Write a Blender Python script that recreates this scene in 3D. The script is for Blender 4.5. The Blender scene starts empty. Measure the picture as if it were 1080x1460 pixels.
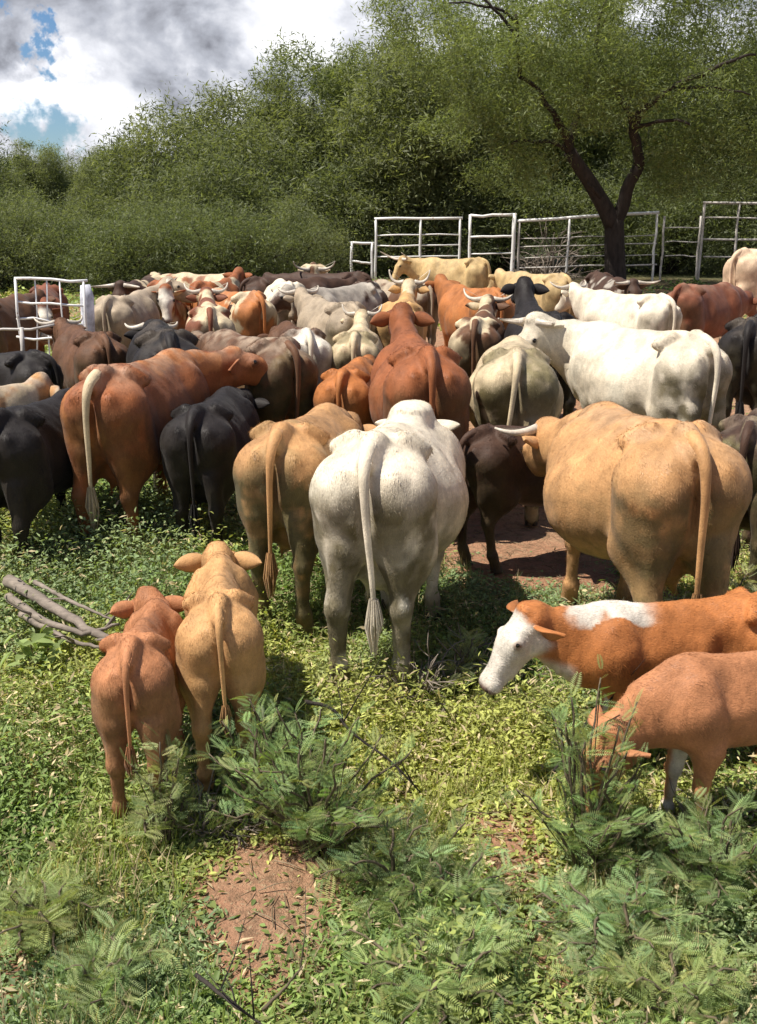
import bpy, math, random
import numpy as np
from mathutils import Vector, Matrix

random.seed(7)
rng = np.random.default_rng(7)
C = bpy.context.scene.collection
SC = bpy.context.scene

# ------------------------------------------------------------------ camera
CAM_H, FPX, HOR = 2.5, 1500.0, 284.0
PITCH = math.atan((730 - HOR) / FPX)
cam_d = bpy.data.cameras.new('camera')
cam = bpy.data.objects.new('camera', cam_d)
C.objects.link(cam)
cam.location = (0, 0, CAM_H)
cam.rotation_euler = (math.pi / 2 - PITCH, 0, 0)
cam_d.sensor_fit = 'VERTICAL'
cam_d.sensor_height = 24.0
cam_d.lens = FPX / 1460 * 24.0
cam_d.clip_end = 3000
SC.camera = cam

# ------------------------------------------------------------------ world / sun
SUN_EL, SUN_AZ = math.radians(62), math.radians(-101)    # azimuth from +Y (away), clockwise; negative = left
w = bpy.data.worlds.new('World'); SC.world = w; w.use_nodes = True
nt = w.node_tree; nt.nodes.clear()
def N(tree, t, **kw):
    n = tree.nodes.new(t)
    for k, v in kw.items(): setattr(n, k, v)
    return n
def L(tree, a, b): tree.links.new(a, b)
out = N(nt, 'ShaderNodeOutputWorld'); bg = N(nt, 'ShaderNodeBackground')
sky = N(nt, 'ShaderNodeTexSky', sky_type='NISHITA', sun_disc=False)
sky.sun_elevation = SUN_EL; sky.sun_rotation = SUN_AZ
sky.air_density = 1.0; sky.dust_density = .1; sky.ozone_density = 3.0
tc = N(nt, 'ShaderNodeTexCoord')
def nz(scale, sc, loc, detail=8, rough=.55, dist=0.0):
    m_ = N(nt, 'ShaderNodeMapping'); m_.inputs['Scale'].default_value = sc; m_.inputs['Location'].default_value = loc
    L(nt, tc.outputs['Generated'], m_.inputs['Vector'])
    n_ = N(nt, 'ShaderNodeTexNoise'); n_.inputs['Scale'].default_value = scale; n_.inputs['Detail'].default_value = detail
    n_.inputs['Roughness'].default_value = rough; n_.inputs['Distortion'].default_value = dist
    L(nt, m_.outputs[0], n_.inputs['Vector']); return n_
def mth(tree, op, a, b=None, clamp=False):
    m = N(tree, 'ShaderNodeMath', operation=op); m.use_clamp = clamp
    for i, x in enumerate((a, b)):
        if x is None: continue
        if isinstance(x, (int, float)): m.inputs[i].default_value = x
        else: L(tree, x, m.inputs[i])
    return m.outputs[0]
def dirpx(px, py):
    dx = (px - 540) / FPX; dy = -(py - 730) / FPX
    return Vector((dx, math.cos(PITCH) + dy * math.sin(PITCH), -math.sin(PITCH) + dy * math.cos(PITCH)))
n1 = nz(9, (1, 1, 1.5), (.9, 2.3, .7), 9, .55)
n2 = nz(13, (1, 1, 1.7), (3.1, 1.7, .08), 7, .5, .3)
warp = nz(22, (1, 1, 1), (5.1, .7, 2.2), 5, .6)
sep = N(nt, 'ShaderNodeSeparateXYZ'); L(nt, tc.outputs['Generated'], sep.inputs[0])
wv = N(nt, 'ShaderNodeVectorMath', operation='MULTIPLY_ADD'); L(nt, warp.outputs['Color'], wv.inputs[0]); wv.inputs[1].default_value = (.15, .15, .12); 
wo = N(nt, 'ShaderNodeVectorMath', operation='ADD'); L(nt, tc.outputs['Generated'], wo.inputs[0]); wo.inputs[1].default_value = (-.075, -.075, -.06); L(nt, wo.outputs[0], wv.inputs[2])
def blob(px, py, r):
    sub = N(nt, 'ShaderNodeVectorMath', operation='DISTANCE'); L(nt, wv.outputs[0], sub.inputs[0]); sub.inputs[1].default_value = dirpx(px, py).normalized()
    return mth(nt, 'SUBTRACT', 1.0, mth(nt, 'DIVIDE', sub.outputs['Value'], r), True)
mask_in = mth(nt, 'ADD', n1.outputs['Fac'], .13)
for (px, py, r, amt) in ((88, 50, .032, .52), (62, 192, .034, .28), (-350, 90, .10, .4), (1500, 60, .25, .5), (2300, 0, .5, .5), (-1500, 0, .6, .5)):
    mask_in = mth(nt, 'SUBTRACT', mask_in, mth(nt, 'MULTIPLY', blob(px, py, r), amt))
high = mth(nt, 'MULTIPLY', mth(nt, 'SUBTRACT', sep.outputs['Z'], .30, True), 1.1)       # clear sky overhead
mask_in = mth(nt, 'SUBTRACT', mask_in, high)
cr = N(nt, 'ShaderNodeValToRGB'); cr.color_ramp.elements[0].position = .36; cr.color_ramp.elements[1].position = .52
cr.color_ramp.interpolation = 'EASE'
L(nt, mask_in, cr.inputs['Fac'])
shade = n2.outputs['Fac']
for (px, py, r, amt) in ((130, -50, .09, -.16), (330, 40, .07, .16), (60, 130, .045, .16), (200, 190, .06, .10), (40, 120, .05, .08), (250, 150, .05, -.14), (330, 150, .06, -.08), (90, 95, .03, .12), (430, 30, .06, .12), (0, 20, .06, -.15)):
    shade = mth(nt, 'ADD', shade, mth(nt, 'MULTIPLY', blob(px, py, r), amt))
cc = N(nt, 'ShaderNodeValToRGB')
cc.color_ramp.elements[0].position = .30; cc.color_ramp.elements[0].color = (.15, .155, .18, 1)
cc.color_ramp.elements[1].position = .72; cc.color_ramp.elements[1].color = (.86, .86, .88, 1)
e = cc.color_ramp.elements.new(.44); e.color = (.34, .355, .40, 1)
e = cc.color_ramp.elements.new(.56); e.color = (.56, .57, .61, 1)
L(nt, shade, cc.inputs['Fac'])
skm = N(nt, 'ShaderNodeMix', data_type='RGBA', blend_type='MULTIPLY'); skm.inputs[0].default_value = 1
L(nt, sky.outputs[0], skm.inputs[6]); skm.inputs[7].default_value = (.040, .050, .062, 1)
mx = N(nt, 'ShaderNodeMix', data_type='RGBA'); L(nt, cr.outputs[0], mx.inputs[0]); L(nt, skm.outputs[2], mx.inputs[6]); L(nt, cc.outputs[0], mx.inputs[7])
L(nt, mx.outputs[2], bg.inputs['Color']); bg.inputs['Strength'].default_value = 1.0
L(nt, bg.outputs[0], out.inputs[0])

sd = bpy.data.lights.new('sun', 'SUN'); sd.energy = 5.0; sd.angle = math.radians(.5); sd.color = (1, .94, .84)
so = bpy.data.objects.new('sun', sd); C.objects.link(so)
sdir = Vector((math.sin(SUN_AZ) * math.cos(SUN_EL), math.cos(SUN_AZ) * math.cos(SUN_EL), math.sin(SUN_EL)))
so.rotation_euler = sdir.to_track_quat('Z', 'Y').to_euler(); so.location = (0, 0, 30)
SC.view_settings.view_transform = 'Standard'; SC.view_settings.look = 'None'
SC.view_settings.exposure = 0.68; SC.view_settings.gamma = 1.0
SC.render.engine = 'CYCLES'
SC.cycles.max_bounces = 6; SC.cycles.transparent_max_bounces = 6

# ------------------------------------------------------------------ helpers
def gp(px, py, z=0.0):
    """point at height z seen at photo pixel"""
    d = dirpx(px, py); t = (z - CAM_H) / d.z
    return Vector((d.x * t, d.y * t, z))
def gy(px, py, Y):
    d = dirpx(px, py); t = Y / d.y
    return Vector((d.x * t, Y, CAM_H + d.z * t))
def tag(o, label=None, cat=None, group=None, kind=None):
    for k, v in (('label', label), ('category', cat), ('group', group), ('kind', kind)):
        if v: o[k] = v
    return o
def empty(name, loc, rz=0.0):
    o = bpy.data.objects.new(name, None); C.objects.link(o); o.location = loc; o.rotation_euler = (0, 0, rz); o.empty_display_size = .2
    return o
def mesh_np(name, V, Q, mats, col=None, smooth=True, midx=None):
    """V (n,3); Q list/array of quads or tris (same size rows)"""
    V = np.asarray(V, np.float32); Q = np.asarray(Q, np.int32)
    me = bpy.data.meshes.new(name)
    k = Q.shape[1]
    me.vertices.add(len(V)); me.vertices.foreach_set('co', V.ravel())
    me.loops.add(Q.size); me.loops.foreach_set('vertex_index', Q.ravel())
    me.polygons.add(len(Q)); me.polygons.foreach_set('loop_start', np.arange(0, Q.size, k, dtype=np.int32))
    me.update(calc_edges=True)
    if smooth: me.polygons.foreach_set('use_smooth', np.ones(len(Q), bool))
    if midx is not None: me.polygons.foreach_set('material_index', np.asarray(midx, np.int32))
    if col is not None:
        a = me.color_attributes.new('Col', 'FLOAT_COLOR', 'POINT')
        c4 = np.ones((len(V), 4), np.float32); c4[:, :3] = col
        a.data.foreach_set('color', c4.ravel())
    for m in (mats if isinstance(mats, (list, tuple)) else [mats]): me.materials.append(m)
    return me
def link(name, me, parent=None, loc=None):
    o = bpy.data.objects.new(name, me); C.objects.link(o)
    if parent: o.parent = parent
    if loc is not None: o.location = loc
    return o
class MB:
    def __init__(s): s.V = []; s.Q = []; s.n = 0; s.c = []
    def add(s, V, Q, col=None):
        V = np.asarray(V, float); Q = np.asarray(Q, int)
        s.V.append(V); s.Q.append(Q + s.n); s.n += len(V)
        if col is not None:
            c = np.asarray(col, float)
            s.c.append(np.broadcast_to(c, (len(V), 3)) if c.ndim == 1 else c)
    def mesh(s, name, mats, smooth=True):
        return mesh_np(name, np.vstack(s.V), np.vstack(s.Q), mats, np.vstack(s.c) if s.c else None, smooth)
def tube(path, radii, seg=8, flat=1.0, cap=True):
    P = np.asarray(path, float); n = len(P); R = np.broadcast_to(np.asarray(radii, float), (n,))
    T = np.gradient(P, axis=0); T /= np.linalg.norm(T, axis=1)[:, None] + 1e-9
    up = np.array([0, 0, 1.]) if abs(T[0][2]) < .9 else np.array([1., 0, 0])
    V = []
    a = np.linspace(0, 2 * np.pi, seg, endpoint=False)
    u = np.cross(T[0], up); u /= np.linalg.norm(u)
    for i in range(n):
        u = u - T[i] * np.dot(u, T[i]); u /= np.linalg.norm(u) + 1e-9
        v = np.cross(T[i], u)
        V.append(P[i] + R[i] * (np.cos(a)[:, None] * u + flat * np.sin(a)[:, None] * v))
    V = np.vstack(V); Q = []
    for i in range(n - 1):
        for j in range(seg):
            k = (j + 1) % seg
            Q.append((i * seg + j, i * seg + k, (i + 1) * seg + k, (i + 1) * seg + j))
    if cap:
        V = np.vstack([V, P[0], P[-1]]); c0, c1 = n * seg, n * seg + 1
        for j in range(0, seg, 2):
            Q.append((c0, (j + 2) % seg, j + 1, j)); b = (n - 1) * seg
            Q.append((c1, b + j, b + j + 1, b + (j + 2) % seg))
    return V, np.array(Q)
def boxv(x0, x1, y0, y1, z0, z1):
    V = [(x, y, z) for x in (x0, x1) for y in (y0, y1) for z in (z0, z1)]
    Q = [(0, 1, 3, 2), (4, 6, 7, 5), (0, 4, 5, 1), (2, 3, 7, 6), (0, 2, 6, 4), (1, 5, 7, 3)]
    return V, Q
# value noise
_H = rng.random((64, 64, 64)).astype(np.float32)
def vnoise(P):
    P = np.asarray(P, float); i = np.floor(P).astype(int); f = P - i; f = f * f * (3 - 2 * f)
    r = 0
    for dx in (0, 1):
        for dy in (0, 1):
            for dz in (0, 1):
                wgt = (f[:, 0] if dx else 1 - f[:, 0]) * (f[:, 1] if dy else 1 - f[:, 1]) * (f[:, 2] if dz else 1 - f[:, 2])
                r = r + wgt * _H[(i[:, 0] + dx) % 64, (i[:, 1] + dy) % 64, (i[:, 2] + dz) % 64]
    return r
def fbm(P, o=3):
    P = np.asarray(P, float); return sum(vnoise(P * 2 ** k + 11.3 * k) / 2 ** k for k in range(o)) / sum(1 / 2 ** k for k in range(o))
def ss(a, b, x): t = np.clip((x - a) / (b - a + 1e-9), 0, 1); return t * t * (3 - 2 * t)

# ------------------------------------------------------------------ materials
def new_mat(name):
    m = bpy.data.materials.new(name); m.use_nodes = True; t = m.node_tree; t.nodes.clear()
    o = N(t, 'ShaderNodeOutputMaterial'); p = N(t, 'ShaderNodeBsdfPrincipled'); L(t, p.outputs[0], o.inputs[0])
    return m, t, p, o
def mixc(t, fac, a, b, mode='MIX'):
    m = N(t, 'ShaderNodeMix', data_type='RGBA', blend_type=mode)
    for i, x in ((0, fac), (6, a), (7, b)):
        if isinstance(x, (int, float)): m.inputs[i].default_value = x
        elif isinstance(x, tuple): m.inputs[i].default_value = (*x, 1)
        else: L(t, x, m.inputs[i])
    return m.outputs[2]
def noise(t, scale, detail=4, rough=.55, vec=None, sc=None):
    n = N(t, 'ShaderNodeTexNoise'); n.inputs['Scale'].default_value = scale; n.inputs['Detail'].default_value = detail; n.inputs['Roughness'].default_value = rough
    tcn = N(t, 'ShaderNodeTexCoord'); src = tcn.outputs['Object']
    if sc:
        mpn = N(t, 'ShaderNodeMapping'); mpn.inputs['Scale'].default_value = sc; L(t, src, mpn.inputs[0]); src = mpn.outputs[0]
    L(t, src, n.inputs['Vector']); return n.outputs['Fac']
def ramp(t, src, stops):
    r = N(t, 'ShaderNodeValToRGB')
    while len(r.color_ramp.elements) > 2: r.color_ramp.elements.remove(r.color_ramp.elements[-1])
    for i, (p, c) in enumerate(stops):
        e = r.color_ramp.elements[i] if i < 2 else r.color_ramp.elements.new(p)
        e.position = p; e.color = (*c, 1) if isinstance(c, tuple) else (c, c, c, 1)
    L(t, src, r.inputs[0]); return r.outputs[0]
def bump(t, p, h, strength=.4, dist=.01):
    b = N(t, 'ShaderNodeBump'); b.inputs['Strength'].default_value = strength; b.inputs['Distance'].default_value = dist
    L(t, h, b.inputs['Height']); L(t, b.outputs[0], p.inputs['Normal'])

def hide_mat():
    m, t, p, o = new_mat('hide')
    at = N(t, 'ShaderNodeAttribute', attribute_name='Col')
    big = ramp(t, noise(t, 5, 6, .62), [(.32, .68), (.6, 1.12)])
    hair = noise(t, 150, 3, .6, sc=(.3, 1, .6))
    hairr = ramp(t, hair, [(.3, .86), (.7, 1.1)])
    hair2 = noise(t, 34, 5, .65, sc=(1, 1, .25))
    h2r = ramp(t, hair2, [(.3, .86), (.7, 1.12)])
    c = mixc(t, 1.0, at.outputs['Color'], big, 'MULTIPLY'); c = mixc(t, 1.0, c, hairr, 'MULTIPLY'); c = mixc(t, .8, c, h2r, 'MULTIPLY')
    L(t, c, p.inputs['Base Color'])
    p.inputs['Roughness'].default_value = .62; p.inputs['Specular IOR Level'].default_value = .22
    p.inputs['Sheen Weight'].default_value = .05; p.inputs['Sheen Roughness'].default_value = .5
    hs = mth(t, 'ADD', hair, mth(t, 'MULTIPLY', hair2, 1.0)); bump(t, p, hs, .45, .006)
    return m
def leaf_mat(name, trans=.35, rough=.55, emit=False):
    m, t, p, o = new_mat(name)
    at = N(t, 'ShaderNodeAttribute', attribute_name='Col')
    L(t, at.outputs['Color'], p.inputs['Base Color']); p.inputs['Roughness'].default_value = rough; p.inputs['Specular IOR Level'].default_value = .25
    tr = N(t, 'ShaderNodeBsdfTranslucent'); ms = N(t, 'ShaderNodeMixShader'); ms.inputs[0].default_value = trans
    g = mixc(t, 1.0, at.outputs['Color'], (1.25, 1.3, .55), 'MULTIPLY'); L(t, g, tr.inputs['Color'])
    L(t, p.outputs[0], ms.inputs[1]); L(t, tr.outputs[0], ms.inputs[2]); L(t, ms.outputs[0], o.inputs[0])
    return m
def simple(name, c, rough=.6, var=.25, scale=12, bmp=.3, bd=.01, sc=None, metal=0, spec=.3):
    m, t, p, o = new_mat(name)
    n = noise(t, scale, 6, .62, sc=sc)
    col = mixc(t, 1.0, tuple(c), ramp(t, n, [(.3, 1 - var), (.7, 1 + var)]), 'MULTIPLY')
    L(t, col, p.inputs['Base Color']); p.inputs['Roughness'].default_value = rough; p.inputs['Metallic'].default_value = metal
    p.inputs['Specular IOR Level'].default_value = spec
    bump(t, p, n, bmp, bd); return m
M_HIDE = hide_mat()
def coat_mat():
    m, t, p, o = new_mat('coat_hair'); at = N(t, 'ShaderNodeAttribute', attribute_name='Col')
    L(t, at.outputs['Color'], p.inputs['Base Color']); p.inputs['Roughness'].default_value = .5; p.inputs['Specular IOR Level'].default_value = .3; return m
M_COAT = coat_mat()
M_HORN = simple('horn_keratin', (.50, .44, .36), .35, .25, 30, sc=(1, 1, .4))
M_HOOF = simple('hoof_keratin', (.05, .04, .03), .5, .3, 30)
M_EYE = simple('eye_dark', (.01, .008, .006), .08, .1, 10, 0.0, spec=.6)
M_LEAF = leaf_mat('leaf_blade', .36)
M_TREELEAF = leaf_mat('tree_leaf', .45)
M_BARK = simple('bark', (.032, .025, .021), .9, .5, 9, .9, .05, sc=(1, 1, .3))
M_DEAD = simple('dead_wood', (.20, .165, .135), .85, .4, 22, .7, .01, sc=(.3, 1, 1))
M_STEM = simple('woody_stem', (.11, .085, .055), .8, .4, 20)
def painted():
    m, t, p, o = new_mat('white_painted_pipe')
    n = noise(t, 9, 8, .7)
    c = mixc(t, ramp(t, n, [(.60, 0.0), (.68, 1.0)]), (.74, .73, .72), (.26, .15, .09))
    L(t, c, p.inputs['Base Color']); p.inputs['Roughness'].default_value = .5; bump(t, p, n, .2, .004); return m
M_PIPE = painted()
M_PIPE_OLD = simple('weathered_pipe', (.46, .43, .40), .6, .3, 8, .2)
M_ROCK = simple('rock', (.55, .47, .38), .85, .3, 9, .6, .02)
M_DARK = simple('dark_sheet', (.035, .04, .055), .5, .2, 6)

def soil_mat():
    m, t, p, o = new_mat('red_soil')
    n = noise(t, .55, 8, .6); f = noise(t, 14, 8, .7); g = noise(t, 60, 4, .6)
    c = mixc(t, ramp(t, n, [(.38, 0.0), (.62, 1.0)]), (.36, .175, .105), (.42, .26, .16))
    c = mixc(t, ramp(t, f, [(.47, 0.0), (.62, .85)]), c, (.20, .125, .075))
    c = mixc(t, ramp(t, g, [(.56, 0.0), (.66, .8)]), c, (.42, .33, .20))
    tcn = N(t, 'ShaderNodeTexCoord'); vl = N(t, 'ShaderNodeVectorMath', operation='LENGTH'); L(t, tcn.outputs['Object'], vl.inputs[0])
    far = mth(t, 'DIVIDE', mth(t, 'SUBTRACT', vl.outputs['Value'], 26.0), 12.0, True)
    c = mixc(t, far, c, (.075, .085, .04))
    L(t, c, p.inputs['Base Color']); p.inputs['Roughness'].default_value = .95; p.inputs['Specular IOR Level'].default_value = .1
    bump(t, p, mth(t, 'ADD', f, mth(t, 'MULTIPLY', g, .5)), .9, .05)
    return m
# ------------------------------------------------------------------ ground
def gz(X, Y):
    X = np.asarray(X, float); Y = np.asarray(Y, float)
    P = np.stack([X.ravel() * .55, Y.ravel() * .55, np.zeros(X.size)], 1)
    P2 = np.stack([X.ravel() * 2.6 + 9, Y.ravel() * 2.6, np.zeros(X.size)], 1)
    fall = 1 - ss(20, 60, np.hypot(X, Y))
    return ((fbm(P, 2).reshape(X.shape) - .5) * .14 + (fbm(P2, 2).reshape(X.shape) - .5) * .07) * fall
ax = np.concatenate([[-1500, -600, -250, -120, -70], np.arange(-45, -8, .8), np.arange(-8, 8, .09), np.arange(8, 45, .8), [70, 120, 250, 600, 1500]])
ay = np.concatenate([[-400, -100, -30, -8, -2], np.arange(0, 14, .09), np.arange(14, 60, .6), [80, 120, 200, 400, 900, 2000]])
GX, GY = np.meshgrid(ax, ay, indexing='ij'); GZ = gz(GX, GY)
ni, nj = GX.shape; idx = np.arange(ni * nj).reshape(ni, nj)
Qg = np.stack([idx[:-1, :-1], idx[1:, :-1], idx[1:, 1:], idx[:-1, 1:]], -1).reshape(-1, 4)
g = link('ground', mesh_np('ground', np.stack([GX, GY, GZ], -1).reshape(-1, 3), Qg, soil_mat())); g['kind'] = 'structure'

# ------------------------------------------------------------------ cattle: signed-distance body, surface nets
def surface_nets(F, org, h):
    ins = F < 0
    nx, ny, nz = F.shape
    cs = ins[:-1, :-1, :-1].astype(np.int8)
    for a in (0, 1):
        for b in (0, 1):
            for c in (0, 1):
                if a or b or c: cs = cs + ins[a:nx - 1 + a, b:ny - 1 + b, c:nz - 1 + c]
    act = (cs > 0) & (cs < 8)
    ci = np.argwhere(act); m = len(ci); ids = -np.ones(act.shape, int); ids[tuple(ci.T)] = np.arange(m)
    acc = np.zeros((m, 3)); cnt = np.zeros(m)
    cor = [(a, b, c) for a in (0, 1) for b in (0, 1) for c in (0, 1)]
    for p in cor:
        for ax_ in range(3):
            if p[ax_]: continue
            q = list(p); q[ax_] = 1
            fp = F[ci[:, 0] + p[0], ci[:, 1] + p[1], ci[:, 2] + p[2]]; fq = F[ci[:, 0] + q[0], ci[:, 1] + q[1], ci[:, 2] + q[2]]
            cr_ = (fp < 0) != (fq < 0); tt = np.where(cr_, fp / (fp - fq + 1e-12), 0)
            pos = np.array(p, float)[None] + tt[:, None] * (np.array(q) - np.array(p))[None]
            acc += np.where(cr_[:, None], pos, 0); cnt += cr_
    V = (ci + acc / cnt[:, None]) * h + org
    Q = []
    for ax_ in range(3):
        s0 = [slice(None)] * 3; s1 = [slice(None)] * 3; s0[ax_] = slice(0, -1); s1[ax_] = slice(1, None)
        A = ins[tuple(s0)]; B = ins[tuple(s1)]; e = np.argwhere(A != B)
        u, v = [(1, 2), (2, 0), (0, 1)][ax_]
        ok = (e[:, u] > 0) & (e[:, v] > 0) & (e[:, u] < F.shape[u] - 1) & (e[:, v] < F.shape[v] - 1); e = e[ok]
        fl = A[tuple(e.T)]
        def cid(du, dv):
            x = e.copy(); x[:, u] -= du; x[:, v] -= dv; return ids[tuple(x.T)]
        q = np.stack([cid(1, 1), cid(0, 1), cid(0, 0), cid(1, 0)], 1)
        q[~fl] = q[~fl][:, ::-1]; Q.append(q)
    return V, np.vstack(Q)

def rotm(yaw, pitch):
    """columns fwd, left, up; yaw ccw about z, pitch up, radians"""
    cy, sy, cp, sp = math.cos(yaw), math.sin(yaw), math.cos(pitch), math.sin(pitch)
    f = np.array([cp * cy, cp * sy, sp]); l = np.array([-sy, cy, 0.]); return f, l, np.cross(f, l)

def body_geo(nyaw=0, npitch=22, hyaw=0, hpitch=-35, fat=1.0, calf=False, hump=0.0, thin=0.0, steps=(.06, -.08, -.07, .09), h=.024, udder=True, thick=1.0):
    D = math.radians
    org = np.array([-1.0, -.95, -.02]); dims = np.array([2.9, 1.9, 1.98]); n = (dims / h).astype(int)
    X = org[0] + np.arange(n[0]) * h; Y = org[1] + np.arange(n[1]) * h; Z = org[2] + np.arange(n[2]) * h
    F = np.full(n, .3, np.float32)
    def region(lo, hi, pad):
        sl = []
        for A, a, b in ((X, lo[0], hi[0]), (Y, lo[1], hi[1]), (Z, lo[2], hi[2])):
            i0 = int(np.searchsorted(A, a - pad)); i1 = int(np.searchsorted(A, b + pad)); sl.append(slice(max(i0, 0), max(i1, i0 + 1)))
        return tuple(sl)
    def comb(sl, d, k, sub=False):
        f = F[sl]
        if sub:
            hh = np.clip(.5 - .5 * (f + d) / k, 0, 1); F[sl] = f * (1 - hh) + (-d) * hh + k * hh * (1 - hh)
        else:
            hh = np.clip(.5 + .5 * (d - f) / k, 0, 1); F[sl] = d * (1 - hh) + f * hh - k * hh * (1 - hh)
    def cone(a, b, ra, rb, k=.05, fy=1.0, sub=False):
        a = np.array(a, float); b = np.array(b, float); R = max(ra, rb)
        sl = region(np.minimum(a, b) - R, np.maximum(a, b) + R, k + .05)
        x = X[sl[0]][:, None, None] - a[0]; y = (Y[sl[1]][None, :, None] - a[1]) / fy; z = Z[sl[2]][None, None, :] - a[2]
        d = b - a; d = np.array([d[0], d[1] / fy, d[2]]); L2 = (d @ d) + 1e-9
        t = np.clip((x * d[0] + y * d[1] + z * d[2]) / L2, 0, 1)
        dist = np.sqrt((x - t * d[0]) ** 2 + (y - t * d[1]) ** 2 + (z - t * d[2]) ** 2) - (ra + (rb - ra) * t)
        comb(sl, dist * (min(fy, 1)), k, sub)
    def ell(c, r, k=.05, sub=False):
        c = np.array(c, float); r = np.array(r, float); sl = region(c - r, c + r, k + .05)
        x = (X[sl[0]][:, None, None] - c[0]); y = (Y[sl[1]][None, :, None] - c[1]); z = (Z[sl[2]][None, None, :] - c[2])
        k0 = np.sqrt((x / r[0]) ** 2 + (y / r[1]) ** 2 + (z / r[2]) ** 2); k1 = np.sqrt((x / r[0] ** 2) ** 2 + (y / r[1] ** 2) ** 2 + (z / r[2] ** 2) ** 2)
        comb(sl, k0 * (k0 - 1) / (k1 + 1e-6), k, sub)
    wb = fat * (.80 if calf else .95) * thick; lift = .15 if calf else 0.0
    st = np.array([  # x, top, bottom, half width
        (-.84, 1.16, .94, .06), (-.80, 1.235, .84, .15), (-.72, 1.315, .76, .215), (-.60, 1.355, .70, .245), (-.44, 1.375, .655, .262), (-.25, 1.355, .61, .30),
        (-.02, 1.338, .555, .345), (.22, 1.335, .54, .345), (.42, 1.342, .555, .30), (.58, 1.352, .58, .255), (.72, 1.315, .62, .225), (.86, 1.22, .70, .17), (.95, 1.08, .80, .09)])
    st[:, 2] += lift * np.interp(st[:, 0], [-.8, -.3, .5, 1], [.3, 1.05, .9, .4]); st[:, 3] *= np.interp(st[:, 0], [-.8, -.4, 0, .4, .9], [1, 1, wb, wb, 1]) * (.88 if calf else 1)
    if fat > 1: st[:, 2] -= (fat - 1) * .25 * np.interp(st[:, 0], [-.6, 0, .6], [0, 1, 0])
    xs = X; top = np.interp(xs, st[:, 0], st[:, 1]); bot = np.interp(xs, st[:, 0], st[:, 2]); hw = np.interp(xs, st[:, 0], st[:, 3])
    for _ in range(3):
        for A in (top, bot, hw): A[1:-1] = (A[:-2] + 2 * A[1:-1] + A[2:]) / 4
    inr = (xs > -.86) & (xs < .97); i0, i1 = np.argmax(inr), len(xs) - np.argmax(inr[::-1])
    zc = (top * .48 + bot * .52)[i0:i1]; a = ((top - bot) / 2)[i0:i1]; hwx = hw[i0:i1]
    zz = Z[None, None, :]; yy = Y[None, :, None]
    aa = np.where(zz > zc[:, None, None], (top[i0:i1] - zc)[:, None, None], (zc - bot[i0:i1])[:, None, None])
    vz = (zz - zc[:, None, None]) / aa
    # top slopes like a roof, belly rounds
    topness = np.clip(vz, 0, 1); roof = 1 - .44 * topness ** 1.35
    b = hwx[:, None, None] * roof
    q = (np.abs(yy / b) ** 2.25 + np.abs(vz) ** 2.35) ** (1 / 2.3)
    dd = (q - 1) * np.minimum(b, aa) * .9
    # end caps
    ex = np.maximum(-.84 - xs[i0:i1], xs[i0:i1] - .95)[:, None, None]
    comb((slice(i0, i1), slice(None), slice(None)), np.maximum(dd, ex), .05)
    # bones and muscle
    lw = .88 if calf else 1.0
    for s in (-1, 1):
        cone((-.48, s * .13 * lw, 1.325), (-.43, s * .228 * lw, 1.27), .045, .042, .05)           # hook bone
        ell((-.79, s * (.115 if not calf else .10) * lw, 1.18), (.05, .042, .055) if not calf else (.02, .02, .02), .06); cone((-.66, s * .10, 1.37), (-.86, s * .075, 1.27), .045, .05, .05, 1, sub=True)          # pin bone
        cone((-.62, s * .165 * lw, 1.06), (-.55, s * .185 * lw, .80), .20 * thick, .145, .08, .78)   # thigh
        cone((-.745, s * .125 * lw, 1.07), (-.67, s * .14 * lw, .74), .11 * thick, .09, .05)         # buttock
        ell((.55, s * .17 * lw, 1.02), (.17, .12 * wb, .24), .09)          # shoulder
        ell((-.27, s * (.46 * wb + .02), 1.08), (.13, .17, .22), .09, sub=True)    # flank hollow
        pass
        pass    # between hook and pin
        ell((.34, s * .40 * wb, 1.18), (.07, .08, .2), .05, sub=True)     # behind shoulder
    cone((-.62, 0, 1.345), (-.83, 0, 1.265), .045, .036, .06)              # tail head
    ell((-.87, 0, .96), (.10, .030, .27), .05, sub=True)                  # cleft
    if thin:
        for k_ in range(6):
            for s in (-1, 1): cone((.30 - .09 * k_, s * .17, 1.28), (.20 - .09 * k_, s * .325 * wb, .86), .03, .03, .03)
    if hump: ell((.52, 0, 1.36), (.20, .10, .10 + hump), .10)
    # legs
    fr = .85 if calf else 1.0
    for s, dxr, dxf in ((1, steps[0], steps[2]), (-1, steps[1], steps[3])):
        y = s * .165 * lw; hk = (-.73 + dxr * .7, y * .96, .50); st_ = (-.50 + dxr * .2, s * .185 * lw, .74)
        cone((-.58, s * .165 * lw, .84), st_, .17, .125, .07, .8); cone(st_, hk, .118, .064, .06, .85)
        cone((-.72 + dxr * .4, s * .13 * lw, .80), (hk[0] - .02, hk[1], hk[2] + .03), .085, .042, .05)
        cone(hk, (-.705 + dxr, y * .95, .20), .058 * fr, .038 * fr, .035); ell((hk[0], hk[1], hk[2]), (.062, .05, .07), .03)
        ell((-.70 + dxr, y * .95, .17), (.052, .048, .05), .03); cone((-.69 + dxr, y * .95, .16), (-.655 + dxr, y * .96, .055), .042, .055, .03)
        y = s * .155 * lw; kn = (.50 + dxf * .6, y, .46)
        cone((.54, s * .175 * lw, 1.0), (.46 + dxf * .25, s * .17 * lw, .74), .14, .095, .08, .8); cone((.46 + dxf * .25, s * .17 * lw, .74), kn, .088, .054, .06)
        ell(kn, (.056, .052, .07), .03); cone(kn, (.50 + dxf, y * .97, .18), .048 * fr, .036 * fr, .03)
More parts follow.
